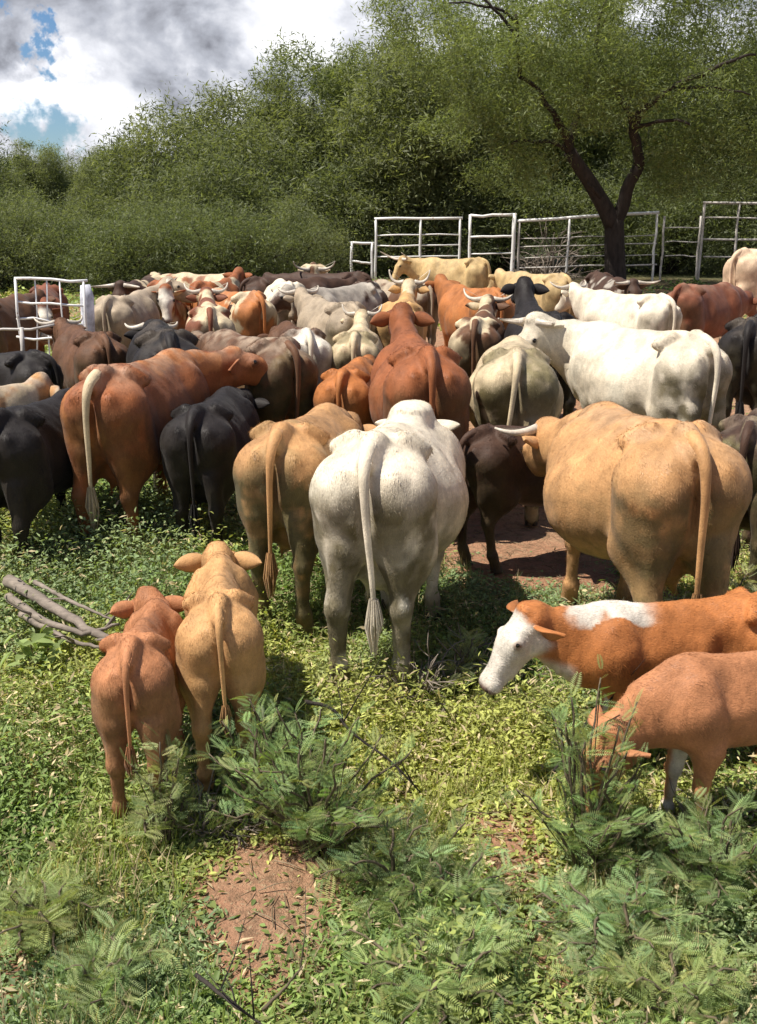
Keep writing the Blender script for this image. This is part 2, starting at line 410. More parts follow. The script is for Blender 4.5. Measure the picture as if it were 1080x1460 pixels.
        ell((.50 + dxf, y * .97, .16), (.05, .047, .05), .03); cone((.505 + dxf, y * .97, .15), (.54 + dxf, y * .97, .055), .042, .055, .03)
    if udder:
        ell((-.42, 0, .63), (.16, .13, .13), .07)
        for s in (-1, 1):
            for q_ in (-.36, -.48): cone((q_, s * .06, .54), (q_, s * .062, .46), .022, .014, .02)
    # neck
    nl = .58 if not calf else .48
    f1, _, _ = rotm(D(nyaw * .35), D(npitch * .75)); f2, _, _ = rotm(D(nyaw), D(npitch + 4))
    U0 = np.array([.54, 0, 1.165]); U1 = np.array([.68, 0, 1.15]) + f1 * nl * .45; P = U1 + f2 * nl * .62
    L0 = np.array([.74, 0, .98]); L1 = L0 + f1 * nl * .42 + np.array([0, 0, .02]); L2 = P - np.array([0, 0, .12]) - f2 * .05
    nt_ = .86 if calf else 1.0
    for a_, b_, ra, rb in ((U0, U1, .155, .135), (U1, P, .135, .105), (L0, L1, .185, .15), (L1, L2, .15, .105)):
        cone(a_, b_, ra * nt_, rb * nt_, .09, .74)
    if not calf: cone((.80, 0, .74), L1 - np.array([0, 0, .16]), .06, .05, .09, .5)      # dewlap / brisket
    hs = 1.22 if calf else 1.0
    hf, hl, hu = rotm(D(nyaw + hyaw), D(hpitch))
    def HP(a_, b_, c_): return P + hs * (hf * a_ + hl * b_ + hu * c_)
    cone(HP(-.02, 0, -.02), HP(.17, 0, -.01), .108 * hs, .098 * hs, .05)
    cone(HP(.15, 0, .0), HP(.39, 0, -.03), .088 * hs, .058 * hs, .05)
    cone(HP(.42, .022, -.045), HP(.42, -.022, -.045), .062 * hs, .062 * hs, .03)
    cone(HP(.05, 0, -.10), HP(.36, 0, -.085), .082 * hs, .045 * hs, .05)
    for s in (-1, 1):
        ell(HP(.05, s * .06, -.09), (.08 * hs, .05 * hs, .08 * hs), .05)
        ell(HP(.15, s * .088, .035), (.035 * hs,) * 3, .035)
    ell(HP(-.03, 0, .075), (.05, .07, .04), .05)
    V, Q = surface_nets(F, org, h)
    # relax + micro relief
    P3 = V * 6
    nz_ = (fbm(P3, 3) - .5); nrm = vnormals(V, Q); V = V + nrm * (nz_ * .020 + (fbm(V * np.array([10, 10, 3.2]) + 3, 3) - .5) * .016 + (fbm(V * np.array([22, 22, 9]), 2) - .5) * .004)[:, None]
    # ears
    mb = MB(); mb.add(V, Q)
    for s in (-1, 1):
        e0 = HP(.01, s * .10, .0); ed = hl * s * .95 - hf * .22 - hu * .30; ed /= np.linalg.norm(ed); eu = np.cross(ed, hf); eu /= np.linalg.norm(eu); ew = np.cross(eu, ed)
        m1, m2 = 11, 10; ev = []
        for i in range(m1):
            u = i / (m1 - 1); ww = .066 * hs * (math.sin(math.pi * min(1, .10 + u * .9) ** .8) ** .8 + .02); th = .013 * hs
            for j in range(m2):
                a_ = 2 * math.pi * j / m2; cx, cz = math.cos(a_) * ww, math.sin(a_) * th
                cup = (cx / .06) ** 2 * .020 - .02 * u * u
                ev.append(e0 + ed * (u * .20 * hs) + eu * cx + ew * (cz + cup))
        eq = [(i * m2 + j, i * m2 + (j + 1) % m2, (i + 1) * m2 + (j + 1) % m2, (i + 1) * m2 + j) for i in range(m1 - 1) for j in range(m2)]
        mb.add(ev, eq)
    n_body = len(V); info = dict(P=P, hf=hf, hl=hl, hu=hu, hs=hs, HP=HP, steps=steps, lw=lw, n_body=n_body)
    return mb, info
def vnormals(V, Q):
    a = V[Q[:, 2]] - V[Q[:, 0]]; b = V[Q[:, 3]] - V[Q[:, 1]]; n = np.cross(a, b); r = np.zeros_like(V)
    for k in range(4): np.add.at(r, Q[:, k], n)
    return r / (np.linalg.norm(r, axis=1)[:, None] + 1e-9)

COLS = {'tan': (.48, .26, .11), 'gold': (.50, .29, .115), 'rust': (.27, .088, .030), 'orange': (.40, .145, .042), 'redbrown': (.185, .062, .030), 'brown': (.12, .055, .026),
        'darkbrown': (.06, .030, .018), 'black': (.014, .0105, .0095), 'cream': (.56, .45, .29), 'white': (.70, .61, .47), 'yellow': (.48, .335, .155), 'grey': (.34, .30, .25),
        'greytan': (.36, .285, .20), 'pale': (.60, .47, .30), 'calfrust': (.42, .18, .08), 'calftan': (.54, .30, .125), 'peach': (.60, .43, .29)}
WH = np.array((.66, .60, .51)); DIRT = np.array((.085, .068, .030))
def colour(V, info, spec, seed):
    base = np.array(COLS[spec['c']]); n = len(V); c = np.tile(base, (n, 1)); o = seed * 3.7
    x, y, z = V.T; nA = fbm(V * 3.1 + o, 3); nB = fbm(V * 9 + o * 2, 3)
    def mixin(mask, col):
        nonlocal c; m = np.clip(mask, 0, 1)[:, None]; c = c * (1 - m) + np.array(col) * m
    mixin(ss(.45, .75, nA) * .35, base * .62); mixin(ss(.5, .25, nA) * .25, np.minimum(base * 1.35, .75))
    mixin(ss(.75, .45, z) * .35, np.minimum(base * 1.3 + .02, .72) if spec['c'] != 'black' else base)
    rel = V - info['P']; hs = info['hs']; hfv = rel @ info['hf'] / hs; hlv = rel @ info['hl'] / hs; huv = rel @ info['hu'] / hs
    head = (hfv > -.16) & (hfv < .60) & (abs(hlv) < .16) & (abs(huv) < .26)
    if spec.get('dark_front'): mixin(ss(.3, .9, x) * spec['dark_front'], base * .3)
    if spec.get('patch'):
        th, pc = spec['patch']; mixin(ss(th - .02, th + .02, nA + (nB - .5) * .15), pc if not isinstance(pc, str) else COLS[pc])
    if spec.get('stripe'):   # white topline
        mixin(ss(1.20, 1.27, z + (nB - .5) * .2) * (abs(y) < .12) * ss(.2, .4, x + (nB - .5) * .2) * ss(.92, .80, x + (nB - .5) * .2), WH)
    if spec.get('white_rear'): mixin(ss(-.45, -.62, x + (nB - .5) * .25) * spec['white_rear'], WH)
    if spec.get('white_face'):
        mixin(head * ss(.0, .05, hfv + (nB - .5) * .12) * ss(-.20, -.12, huv) * (abs(hlv) < .125), WH)
        mixin(ss(.98, .88, z - .2 * (x - .8)) * ss(.8, .9, x) * .9, WH)
    if spec.get('white_leg'): mixin(ss(spec['white_leg'] + .05, spec['white_leg'] - .05, z + (nB - .5) * .15), WH)
    if spec.get('belly'): mixin(ss(.76, .66, z + (nB - .5) * .15) * (x > -.6) * (x < .7) * ss(.13, .09, abs(y)), WH)
    if spec.get('socks'): mixin(ss(.36, .30, z), base * .35)
    # muzzle, nostrils
    mz = head & (hfv > .43); mixin(mz * ss(.43, .47, hfv), (.16, .085, .07) if spec['c'] != 'black' else (.01, .01, .01))
    nos = (hfv - .465) ** 2 / .0006 + (abs(hlv) - .036) ** 2 / .00018 + (huv + .03) ** 2 / .0003; mixin(nos < 1, (.012, .008, .008))
    mixin(head * ss(.035, .02, np.sqrt((hfv - .16) ** 2 + (abs(hlv) - .11) ** 2 + (huv - .04) ** 2)) * .7, base * .3)
    # muck on the hindquarters and lower legs; peri is a separate darker tone
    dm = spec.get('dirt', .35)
    if dm > .6: mixin(ss(.44, .60, fbm(V * 5 + o + 5, 3)) * ss(.2, -.5, x) * min((dm - .6) * 2.6 + .15, .9), (.16, .135, .06))
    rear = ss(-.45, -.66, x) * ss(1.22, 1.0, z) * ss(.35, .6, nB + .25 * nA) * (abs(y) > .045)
    peri = ss(-.66, -.80, x) * ss(.18, .07, abs(y) + (nB - .5) * .12) * ss(1.18, 1.08, z) * ss(.55, .75, z)  # darker zone on the rear beneath the tail
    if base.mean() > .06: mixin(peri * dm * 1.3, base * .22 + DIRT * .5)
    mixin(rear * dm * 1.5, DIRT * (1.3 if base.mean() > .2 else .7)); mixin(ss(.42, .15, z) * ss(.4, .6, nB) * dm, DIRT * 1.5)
    mixin(ss(.55, .72, nB) * dm * .5 * ss(1.3, .9, z), DIRT * 1.6 if base.mean() > .1 else base)
    fl = fbm(V * np.array([4, 4, 7]) + o + 20, 4); mixin(ss(.56, .60, fl) * ss(1.15, .75, z) * dm * .9, np.minimum(base * .45 + DIRT * .6, 1)); mixin(ss(.60, .64, fl[::-1] * 0 + fbm(V * 8 + o, 3)) * dm * .5, base * .6)
    if spec.get('dusty'): mixin(ss(1.18, 1.34, z) * spec['dusty'] * ss(.3, .6, nB), (.42, .33, .24))
    # inner ear
    ne = info['n_body']
    return c
_cache = {}
HOOF_MESH = None
def hoof_mesh():
    mb = MB()
    for s in (-1, 1):
        for k, (zz0, rr) in enumerate(((0, 1),)):
            V = []; Q = []; seg = 10
            for i, (z, r, sh) in enumerate(((0, .052, .012), (.02, .050, .008), (.05, .044, 0), (.075, .040, -.006))):
                for j in range(seg):
                    a = 2 * math.pi * j / seg; V.append((r * 1.15 * math.cos(a) + sh, s * .026 + r * .50 * math.sin(a), z))
            for i in range(3):
                for j in range(seg): Q.append((i * seg + j, i * seg + (j + 1) % seg, (i + 1) * seg + (j + 1) % seg, (i + 1) * seg + j))
            V += [(.01, s * .026, 0), (0, s * .026, .075)]; nn = len(V)
            for j in range(0, seg, 2):
                Q.append((nn - 2, (j + 2) % seg, j + 1, j)); Q.append((nn - 1, 30 + j, 30 + j + 1, 30 + (j + 2) % seg))
            mb.add(V, Q)
    return mb.mesh('hoof', M_HOOF)
HOOF_MESH = hoof_mesh()
def sphere_np(c, r, n1=8, n2=12):
    V = []; Q = []
    for i in range(n1 + 1):
        t = math.pi * i / n1
        for j in range(n2):
            p = 2 * math.pi * j / n2; V.append((c[0] + r * math.sin(t) * math.cos(p), c[1] + r * math.sin(t) * math.sin(p), c[2] + r * math.cos(t)))
    for i in range(n1):
        for j in range(n2): Q.append((i * n2 + j, (i + 1) * n2 + j, (i + 1) * n2 + (j + 1) % n2, i * n2 + (j + 1) % n2))
    return V, Q
cow_n = [0]
def cow(label, anchor, px, py, H, psi, spec, cat='cow', pose=None, far=False, horn=None, tail=(0, 0), zoff=None, name=None, tcol=None, anchor_z=None):
    """anchor: local point name seen at photo pixel; H hip height"""
    cow_n[0] += 1; seed = cow_n[0]
    pose = dict(pose or {}); calf = cat == 'calf'; pose_slope = pose.pop('slope', .02); LX = pose.pop('lx', .93)
    if calf: pose['calf'] = True; pose['udder'] = False
    pose['h'] = .033 if far else (.019 if calf and H < 1 else .022)
    r_ = random.Random(seed)
    if 'fat' not in pose: pose['fat'] = round(r_.uniform(.84, 1.02), 2)
    if 'thick' not in pose: pose['thick'] = round(r_.uniform(.90, 1.02), 2)
    if 'steps' not in pose: pose['steps'] = tuple(round(r_.choice((-1, 1)) * r_.choice((.03, .08, .12)), 3) for _ in range(4))
    key = tuple(sorted((k, tuple(v) if isinstance(v, (tuple, list)) else v) for k, v in pose.items()))
    if key not in _cache: _cache[key] = body_geo(**pose)
    mb0, info = _cache[key]
    s = H / 1.375; slope = pose_slope
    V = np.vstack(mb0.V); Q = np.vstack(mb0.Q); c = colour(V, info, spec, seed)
    def lower(A): A = np.array(A, float); A[..., 2] -= slope * np.maximum(A[..., 0] + .42, 0) * ss(.3, .9, A[..., 2]); return A
    V = lower(V)
    mb = MB(); mb.add(V, Q, c)
    # tail dock, part of the body skin
    sw, out_ = tail
    zt = .52 if not calf else .62
    tp = [(-.70, 0, 1.335), (-.80, 0, 1.31), (-.875, sw * .05, 1.24), (-.90 - out_ * .4, sw * .25, 1.08), (-.885 - out_ * .6, sw * .5, .90), (-.87 - out_ * .8, sw * .8, .72), (-.865 - out_, sw, zt + .04)]
    tt = np.linspace(0, 6, 22); tpa = np.array(tp); path = np.stack([np.interp(tt, range(7), tpa[:, k]) for k in range(3)], 1)
    for _ in range(2): path[1:-1] = (path[:-2] + 2 * path[1:-1] + path[2:]) / 4
    tk = .8 if calf else 1
    tv, tq = tube(path, np.interp(tt, [0, 1.5, 3, 6], [.043, .034, .021, .012]) * tk, 10)
    base = np.array(COLS[spec['c']]) if not tcol else np.array(COLS.get(tcol, WH))
    tc_ = np.tile(base * 1.05, (len(tv), 1)) * (.8 + .4 * fbm(tv * 14 + seed, 2))[:, None]
    mb.add(tv, tq, tc_)
    nm = name or cat
    hd = math.pi / 2 - math.radians(psi)
    ap = {'tail': (-.84, 0, 1.27), 'hip': (-.42, 0, 1.375), 'wither': (.56, 0, 1.37), 'mid': (.05, 0, 1.34), 'poll': tuple(info['HP'](-.03, 0, .11))}[anchor]
    if anchor == 'wither' and pose.get('hump'): ap = (.52, 0, 1.45 + pose['hump'])
    P = gp(px, py, ap[2] * s)
    ap = (ap[0] * LX, ap[1], ap[2]); loc = Vector((P.x - s * (ap[0] * math.cos(hd) - ap[1] * math.sin(hd)), P.y - s * (ap[0] * math.sin(hd) + ap[1] * math.cos(hd)), 0))
    root = empty(nm, loc, hd); root.scale = (s * LX, s, s)
    tag(root, label, cat if cat != 'calf' else 'calf', 'calves trailing behind the herd' if calf else 'cattle of the herd walking away')
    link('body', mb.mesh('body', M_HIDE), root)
    if not far:   # short coat hair lying back along the body
        rg = np.random.default_rng(seed + 500); nb = info['n_body']; Vb = V[:nb]; Nb = vnormals(Vb, Q[(Q < nb).all(1)])
        nh = 70000 if H > .9 else 60000; a_ = rg.integers(0, nb, nh); jit = rg.normal(size=(nh, 3)) * .009; Nn = Nb[a_]; jit -= Nn * (jit * Nn).sum(1)[:, None]
        for sg_ in (-1, 1):
            k_ = np.linalg.norm(Vb[a_] - info['HP'](.155, sg_ * .104, .042), axis=1) > .045 * info['hs']; a_, jit, Nn = a_[k_], jit[k_], Nn[k_]
        nh = len(a_)
        p0 = Vb[a_] + jit - Nn * .002; flow = np.array([-1., 0, -.55]) + rg.normal(size=(nh, 3)) * .30 + (fbm(Vb[a_] * 5, 2)[:, None] - .5) * np.array([0, 2.2, 1.8])
        flow -= Nn * (flow * Nn).sum(1)[:, None]; flow /= np.linalg.norm(flow, axis=1)[:, None] + 1e-6
        dd_ = flow * .92 + Nn * rg.uniform(.04, .22, (nh, 1)); ln_ = rg.uniform(.014, .030, (nh, 1)) * (1.25 if calf else 1.0); wd = np.cross(dd_, Nn) * .0017 * rg.uniform(.7, 1.4, (nh, 1))
        HV = np.stack([p0 - wd, p0 + wd, p0 + dd_ * ln_], 1).reshape(-1, 3); HQ = np.arange(nh * 3).reshape(-1, 3)
        hc_ = c[:nb][a_] * rg.uniform(.84, 1.16, (nh, 1)); link('coat', mesh_np('coat', HV, HQ, M_COAT, np.repeat(np.clip(hc_, 0, .85), 3, 0), False), root)
    # switch of tail hair
    hb = MB(); e0 = path[-1]; hc = np.array(COLS['white']) * .85 if spec.get('lightswitch') else np.minimum(base * (.75 if spec['c'] not in ('white', 'cream') else .85), .6)
    for k in range(46):
        a = r_.uniform(0, 6.28); rr = r_.uniform(0, .022); ln = r_.uniform(.13, .25) * (0.8 if calf else 1.1)
        p0 = e0 + np.array([rr * math.cos(a), rr * math.sin(a), .04]); p1 = e0 + np.array([rr * 2.1 * math.cos(a), rr * 2.1 * math.sin(a) + sw * .06, -ln * .5]); p2 = e0 + np.array([rr * .8 * math.cos(a) - out_ * .05, rr * math.sin(a) + sw * .1, -ln])
        v, q = tube([p0, (p0 + p1) / 2, p1, (p1 + p2) / 2, p2], [.004, .006, .006, .004, .001], 4, cap=False); hb.add(v, q, hc * r_.uniform(.7, 1.25))
    link('tail_switch', hb.mesh('tail_switch', M_HIDE), root)
    HP = info['HP']
    for sgn in (-1, 1):
        v, q = sphere_np(lower(HP(.155, sgn * .104, .042)), .021 * info['hs']); link('eye', mesh_np('eye', v, q, M_EYE), root)
    if horn:
        ln, upw, fw = horn
        for sgn in (-1, 1):
            pts = []
            for k in range(12):
                u = k / 11
                pts.append(HP(fw * u * u * ln - .01, sgn * (.07 + ln * .75 * math.sin(u * 1.45)), .07 + upw * ln * u ** 2 - .03 * math.sin(u * 3.1)))
            v, q = tube(lower(pts), np.linspace(.036, .007, 12), 9); link('horn', mesh_np('horn', v, q, M_HORN), root)
    st, lw = info['steps'], info['lw']
    for hx, hy in ((-.655 + st[0], .158), (-.655 + st[1], -.158), (.54 + st[2], .150), (.54 + st[3], -.150)):
        o = link('hoof', HOOF_MESH, root, (hx, hy * lw, .0))
    return root

S = lambda c, **k: dict(c=c, **k)
# ---- calves at the back of the herd, nearest the camera
cow('small rust brown calf furthest left at the rear, one ear out sideways', 'tail', 180, 950, .83, -3, S('calfrust', dirt=.25), 'calf', dict(nyaw=20, npitch=4, hyaw=5, hpitch=-30, slope=.10, lx=.84, thick=.84, fat=.86, steps=(.03, -.06, .05, -.03)), tail=(.01, -.01))
cow('light golden tan calf seen from behind, right of the small rust calf', 'tail', 312, 888, .90, -8, S('calftan', dirt=.12), 'calf', dict(nyaw=3, npitch=4, slope=.06, lx=.86, thick=.92, fat=.92, hyaw=-5, hpitch=-25, steps=(-.05, .04, .05, -.05)), tail=(-.02, -.01))
cow('red calf with a white face and white neck stripe, looking left', 'wither', 872, 852, .86, -94, S('orange', white_face=1, stripe=1, dirt=.1, belly=1), 'calf', dict(nyaw=4, npitch=12, hyaw=14, hpitch=-48, steps=(.05, -.05, .04, -.04)))
cow('rust red calf with a white foot grazing head down at right', 'wither', 985, 926, .84, -98, S('calfrust', dirt=.15, white_leg=.22, belly=1), 'calf', dict(nyaw=8, npitch=-42, hyaw=0, hpitch=-68, steps=(.08, -.08, -.06, .06)))
# ---- cows in the front rank
cow('big cream white cow with a long hanging tail, rump to the camera in the middle', 'tail', 520, 664, 1.38, 12, S('white', dirt=.6), pose=dict(fat=1.12, hump=-.065, npitch=2, nyaw=12, hpitch=-45, slope=.07, steps=(-.06, .05, .07, -.06), thick=1.06), tail=(-.05, 0))
cow('tan brown cow seen from behind, just left of the big cream white cow', 'tail', 388, 640, 1.26, 12, S('tan', dirt=.7), pose=dict(fat=1.02, npitch=-8, slope=.06, steps=(.05, -.06, .07, -.06)), tail=(.03, -.02))
cow('broad sandy tan cow with a long tail, the largest rump at the right', 'tail', 1003, 652, 1.42, -8, S('tan', dirt=.55, dusty=.25), pose=dict(fat=1.22, npitch=-10, nyaw=16, hyaw=10, hpitch=-50, slope=.08, steps=(.03, -.07, .07, -.06), thick=1.14), tail=(-.02, 0), horn=(.34, .3, .2))
cow('small black cow seen from behind, left of the tan brown cow', 'tail', 262, 604, 1.14, 5, S('black', dirt=.1), pose=dict(npitch=-5, steps=(.05, -.05, .07, -.06)))
cow('black cow cut off by the left edge, nearest the fallen branches', 'tail', -52, 612, 1.18, 10, S('black', dirt=.1), pose=dict(npitch=0))
cow('rust brown cow with a pale whitish tail at left, walking to the right', 'tail', 90, 552, 1.40, 13, S('rust', dirt=.3, dusty=.4, patch=(.60, 'orange')), pose=dict(npitch=4, nyaw=-40, hyaw=-25, hpitch=-15), tail=(.03, 0), tcol='cream')
cow('tan cow with a whitish back at the left edge, behind the black cow', 'hip', -120, 562, 1.22, 58, S('tan', dusty=.9, patch=(.58, 'cream')), pose=dict(npitch=12, nyaw=30, lx=.86))
cow('dark reddish brown cow right behind the rust brown cow', 'hip', 168, 472, 1.24, -30, S('brown'), pose=dict(npitch=12), horn=(.3, .4, .2))
cow('black cow with its rump to the camera behind the rust brown cow', 'tail', 268, 496, 1.42, -16, S('black', dusty=.12), pose=dict(npitch=2), horn=(.25, .3, .3))
cow('grey white cow beside the white panel gate, turning its head right', 'hip', 166, 420, 1.34, 6, S('greytan', dusty=.4, dirt=.2), pose=dict(npitch=26, nyaw=-45, hyaw=-40, hpitch=-20), far=True, horn=(.2, .3, .3))
cow('bright orange brown cow walking away, next to a white rumped cow', 'tail', 364, 428, 1.36, -34, S('orange', dirt=.3, dusty=.3, patch=(.62, 'cream')), pose=dict(npitch=0), far=True)
cow('white rumped cow just right of the bright orange cow', 'tail', 402, 412, 1.36, -12, S('white', dirt=.5), pose=dict(npitch=0), far=True)
cow('dark brown cow with muddy flanks, left of a white rumped cow mid herd', 'tail', 402, 508, 1.36, -34, S('brown', dirt=.7, dusty=.6, patch=(.64, 'rust')), pose=dict(npitch=0, fat=1.05), tail=(.02, 0))
cow('white rumped cow with a pale hanging tail, behind the muddy dark brown cow', 'tail', 446, 486, 1.24, -16, S('brown', white_rear=1, dirt=.3), pose=dict(npitch=-5), tcol='white', tail=(.03, .02))
cow('pale yellow cream cow seen from behind in the middle, beside the big red brown cow', 'tail', 500, 488, 1.20, 2, S('pale', dirt=.8), pose=dict(npitch=22, hpitch=-20), horn=(.26, .5, .1))
cow('dusty grey tan cow walking left behind the pale yellow cow', 'tail', 518, 448, 1.34, -24, S('greytan', dirt=.5, dusty=.4), pose=dict(npitch=18), horn=(.3, .4, .2), tail=(.0, .0))
cow('smaller orange brown cow right ahead of the tan brown cow', 'hip', 482, 524, 1.12, 8, S('orange', dirt=.2), pose=dict(npitch=2))
cow('big red brown cow with both ears out, ahead of the cream white cow', 'tail', 616, 524, 1.44, -5, S('rust', dirt=.35, dark_front=.2), pose=dict(npitch=30, hpitch=-10, fat=1.12, steps=(.06, -.08, .05, -.08)), tail=(.0, .0))
cow('orange red cow walking away to the left in front of the yellow long horned cow', 'tail', 702, 424, 1.38, -20, S('orange', dirt=.4, dark_front=.3), pose=dict(npitch=20), far=True)
cow('slim black cow with its head raised, left of the big white cow', 'wither', 748, 432, 1.40, -3, S('black'), pose=dict(npitch=40, hpitch=-15))
cow('muddy cream cow with a flat dirty rump, right of the big red brown cow', 'tail', 738, 524, 1.38, 6, S('cream', dirt=1.0, dusty=.2), pose=dict(npitch=-5, fat=1.12, thick=1.14), tail=(.08, 0))
cow('big white cow with a red and white horned face, flank toward the camera', 'tail', 1020, 498, 1.46, -27, S('white', dirt=.6, dusty=.2), pose=dict(npitch=14, nyaw=55, hyaw=50, hpitch=-60, fat=1.16), tail=(.02, 0), horn=(.34, .25, .1))
cow('yellow tan cow in front of the fence, right of the black cow with raised head', 'hip', 792, 389, 1.36, -28, S('yellow', dusty=.2), pose=dict(npitch=10), far=True)
cow('yellow cow with long curved horns, at the back by the small white gate', 'hip', 672, 367, 1.36, -55, S('yellow', dirt=.2), pose=dict(npitch=12, nyaw=35, hyaw=30, hpitch=-50), far=True, horn=(.55, .55, .1))
cow('white cow seen along its back, just behind the big white cow', 'hip', 930, 418, 1.34, -30, S('white', dusty=.2), pose=dict(npitch=16), horn=(.34, .4, .2), far=True)
cow('dark red cow walking right below the pale bull', 'hip', 985, 404, 1.36, 48, S('redbrown', dusty=.2), pose=dict(npitch=-8), far=True)
cow('huge pale cream bull cut off by the right edge, in front of the fence', 'hip', 1074, 354, 1.66, 58, S('peach', dirt=.05), pose=dict(npitch=10, hump=.08, fat=1.15, udder=False), far=True, name='bull')
cow('black cow at the right edge beside the rump of the big white cow', 'hip', 1076, 452, 1.38, 26, S('black', dusty=.15), pose=dict(npitch=0, fat=1.1))
cow('dark muddy cow low at the right edge behind the broad sandy tan cow', 'hip', 1082, 590, 1.20, 30, S('darkbrown', dusty=.3, dirt=.9), pose=dict(npitch=-5))
cow('greyish brown cow seen along its back in the middle of the last rank', 'hip', 585, 402, 1.34, -34, S('greytan', dusty=.3, patch=(.6, 'brown')), pose=dict(npitch=0), far=True)
cow('pale cow with upturned horns facing the camera at the back of the herd', 'poll', 447, 382, 1.36, 176, S('cream', dirt=.5, patch=(.6, 'brown')), pose=dict(npitch=20, hpitch=-62), far=True, horn=(.38, .85, 0), tail=(0, 0))
cow('grey speckled cow turning its face to the left below the pale horned cow', 'poll', 428, 402, 1.34, -140, S('grey', patch=(.55, 'darkbrown')), pose=dict(npitch=18, hyaw=-20, hpitch=-30), far=True)
cow('brown cow cut off by the left edge beside the white panel gate', 'hip', -2, 420, 1.34, 8, S('brown', dirt=.5), pose=dict(npitch=10), far=True)
cow('black heifer in deep shade between the cream cow and the sandy cow', 'hip', 715, 606, 1.02, 64, S('darkbrown'), pose=dict(npitch=-20, nyaw=-10, udder=False), horn=(.22, .3, .3))
cow('black cow at the left edge behind the tan cow with a whitish back', 'hip', 28, 500, 1.18, -74, S('black'), pose=dict(npitch=0))
cow('red and white spotted cow facing the camera, just left of the bright orange cow', 'poll', 262, 402, 1.34, 168, S('rust', white_face=1, patch=(.54, 'cream')), pose=dict(npitch=18, hpitch=-58), far=True)
cow('dark cow with curved pale horns facing the camera, right of the grey white cow', 'poll', 222, 400, 1.32, -172, S('darkbrown', patch=(.62, 'cream')), pose=dict(npitch=14, hpitch=-55), far=True, horn=(.42, .4, .3))
cow('cream backed cow behind the red and white spotted cow', 'hip', 322, 389, 1.32, -66, S('cream', patch=(.60, 'rust'), dusty=.3), pose=dict(npitch=8), far=True)
cow('red cow behind the bright orange cow, raising its head', 'wither', 294, 398, 1.30, 14, S('rust', patch=(.62, 'cream')), pose=dict(npitch=26), far=True)
cow('dark horned cow facing the camera behind the white cow, beside the tree trunk', 'poll', 905, 396, 1.32, 172, S('darkbrown', patch=(.6, 'grey')), pose=dict(npitch=12, hpitch=-45), far=True, horn=(.42, .35, .2))
cow('nearly black bull in the shade behind the grey speckled cow', 'hip', 480, 386, 1.34, -66, S('darkbrown'), pose=dict(npitch=6, udder=False), far=True, name='bull')
cow('dark brown cow in the shade behind the white rumped cow', 'hip', 380, 392, 1.32, 64, S('darkbrown'), pose=dict(npitch=6), far=True)
cow('red cow with a white blaze, seen through the bars of the white panel gate', 'poll', 40, 434, 1.30, 165, S('redbrown', white_face=1), pose=dict(npitch=0, hpitch=-50), far=True)

cow('brown and white spotted cow walking away, right of the orange red cow', 'tail', 690, 470, 1.30, 10, S('brown', patch=(.55, 'cream'), dirt=.4), pose=dict(npitch=24), far=True, horn=(.34, .5, .1))
cow('light tan cow with raised head and small horns, between grey and red brown cows', 'tail', 560, 446, 1.34, 6, S('gold', dirt=.4, patch=(.62, 'cream')), pose=dict(npitch=30, hpitch=-15), far=True, horn=(.28, .6, 0))
cow('dark red cow with a cream patched rump behind the black cow at left', 'tail', 300, 452, 1.32, -10, S('redbrown', patch=(.55, 'cream')), pose=dict(npitch=22), far=True, horn=(.3, .5, .1))

# keep the animals from standing inside one another: shift the ones in the rear ranks a little
herd = [o for o in C.objects if o.parent is None and o.get('category') in ('cow', 'calf')]
def axis(o):
    c_, s_ = math.cos(o.rotation_euler.z), math.sin(o.rotation_euler.z); k = o.scale[0]
    t = np.linspace(-.7, .8, 12)[:, None] * k; return np.array([o.location.x, o.location.y]) + t * np.array([c_, s_])
for it in range(60):
    for i in range(len(herd)):
        for j in range(i):
            A, B = herd[i], herd[j]; wa, wb_ = (0 if A.location.y < 8.5 else 1), (0 if B.location.y < 8.5 else 1)
            if A.location.y < 8.5 and B.location.y < 8.5: wa = wb_ = .5 if min(A.location.x, B.location.x) < -1.5 else 0
            if wa + wb_ == 0 or (A.location - B.location).length > 2.4: continue
            PA, PB = axis(A), axis(B); D2 = PA[:, None] - PB[None]; d2 = np.hypot(D2[..., 0], D2[..., 1]); k = np.unravel_index(d2.argmin(), d2.shape); dm = d2[k]
            need = .265 * (A.scale[1] + B.scale[1]) - dm
            if need > 0:
                v = D2[k] / dm if dm > .05 else (PA.mean(0) - PB.mean(0)); v = v / (np.linalg.norm(v) + 1e-6); m_ = min(need, .12) * .5 / (wa + wb_) * 2
                A.location.x += v[0] * m_ * wa * .5; A.location.y += v[1] * m_ * wa * .5; B.location.x -= v[0] * m_ * wb_ * .5; B.location.y -= v[1] * m_ * wb_ * .5

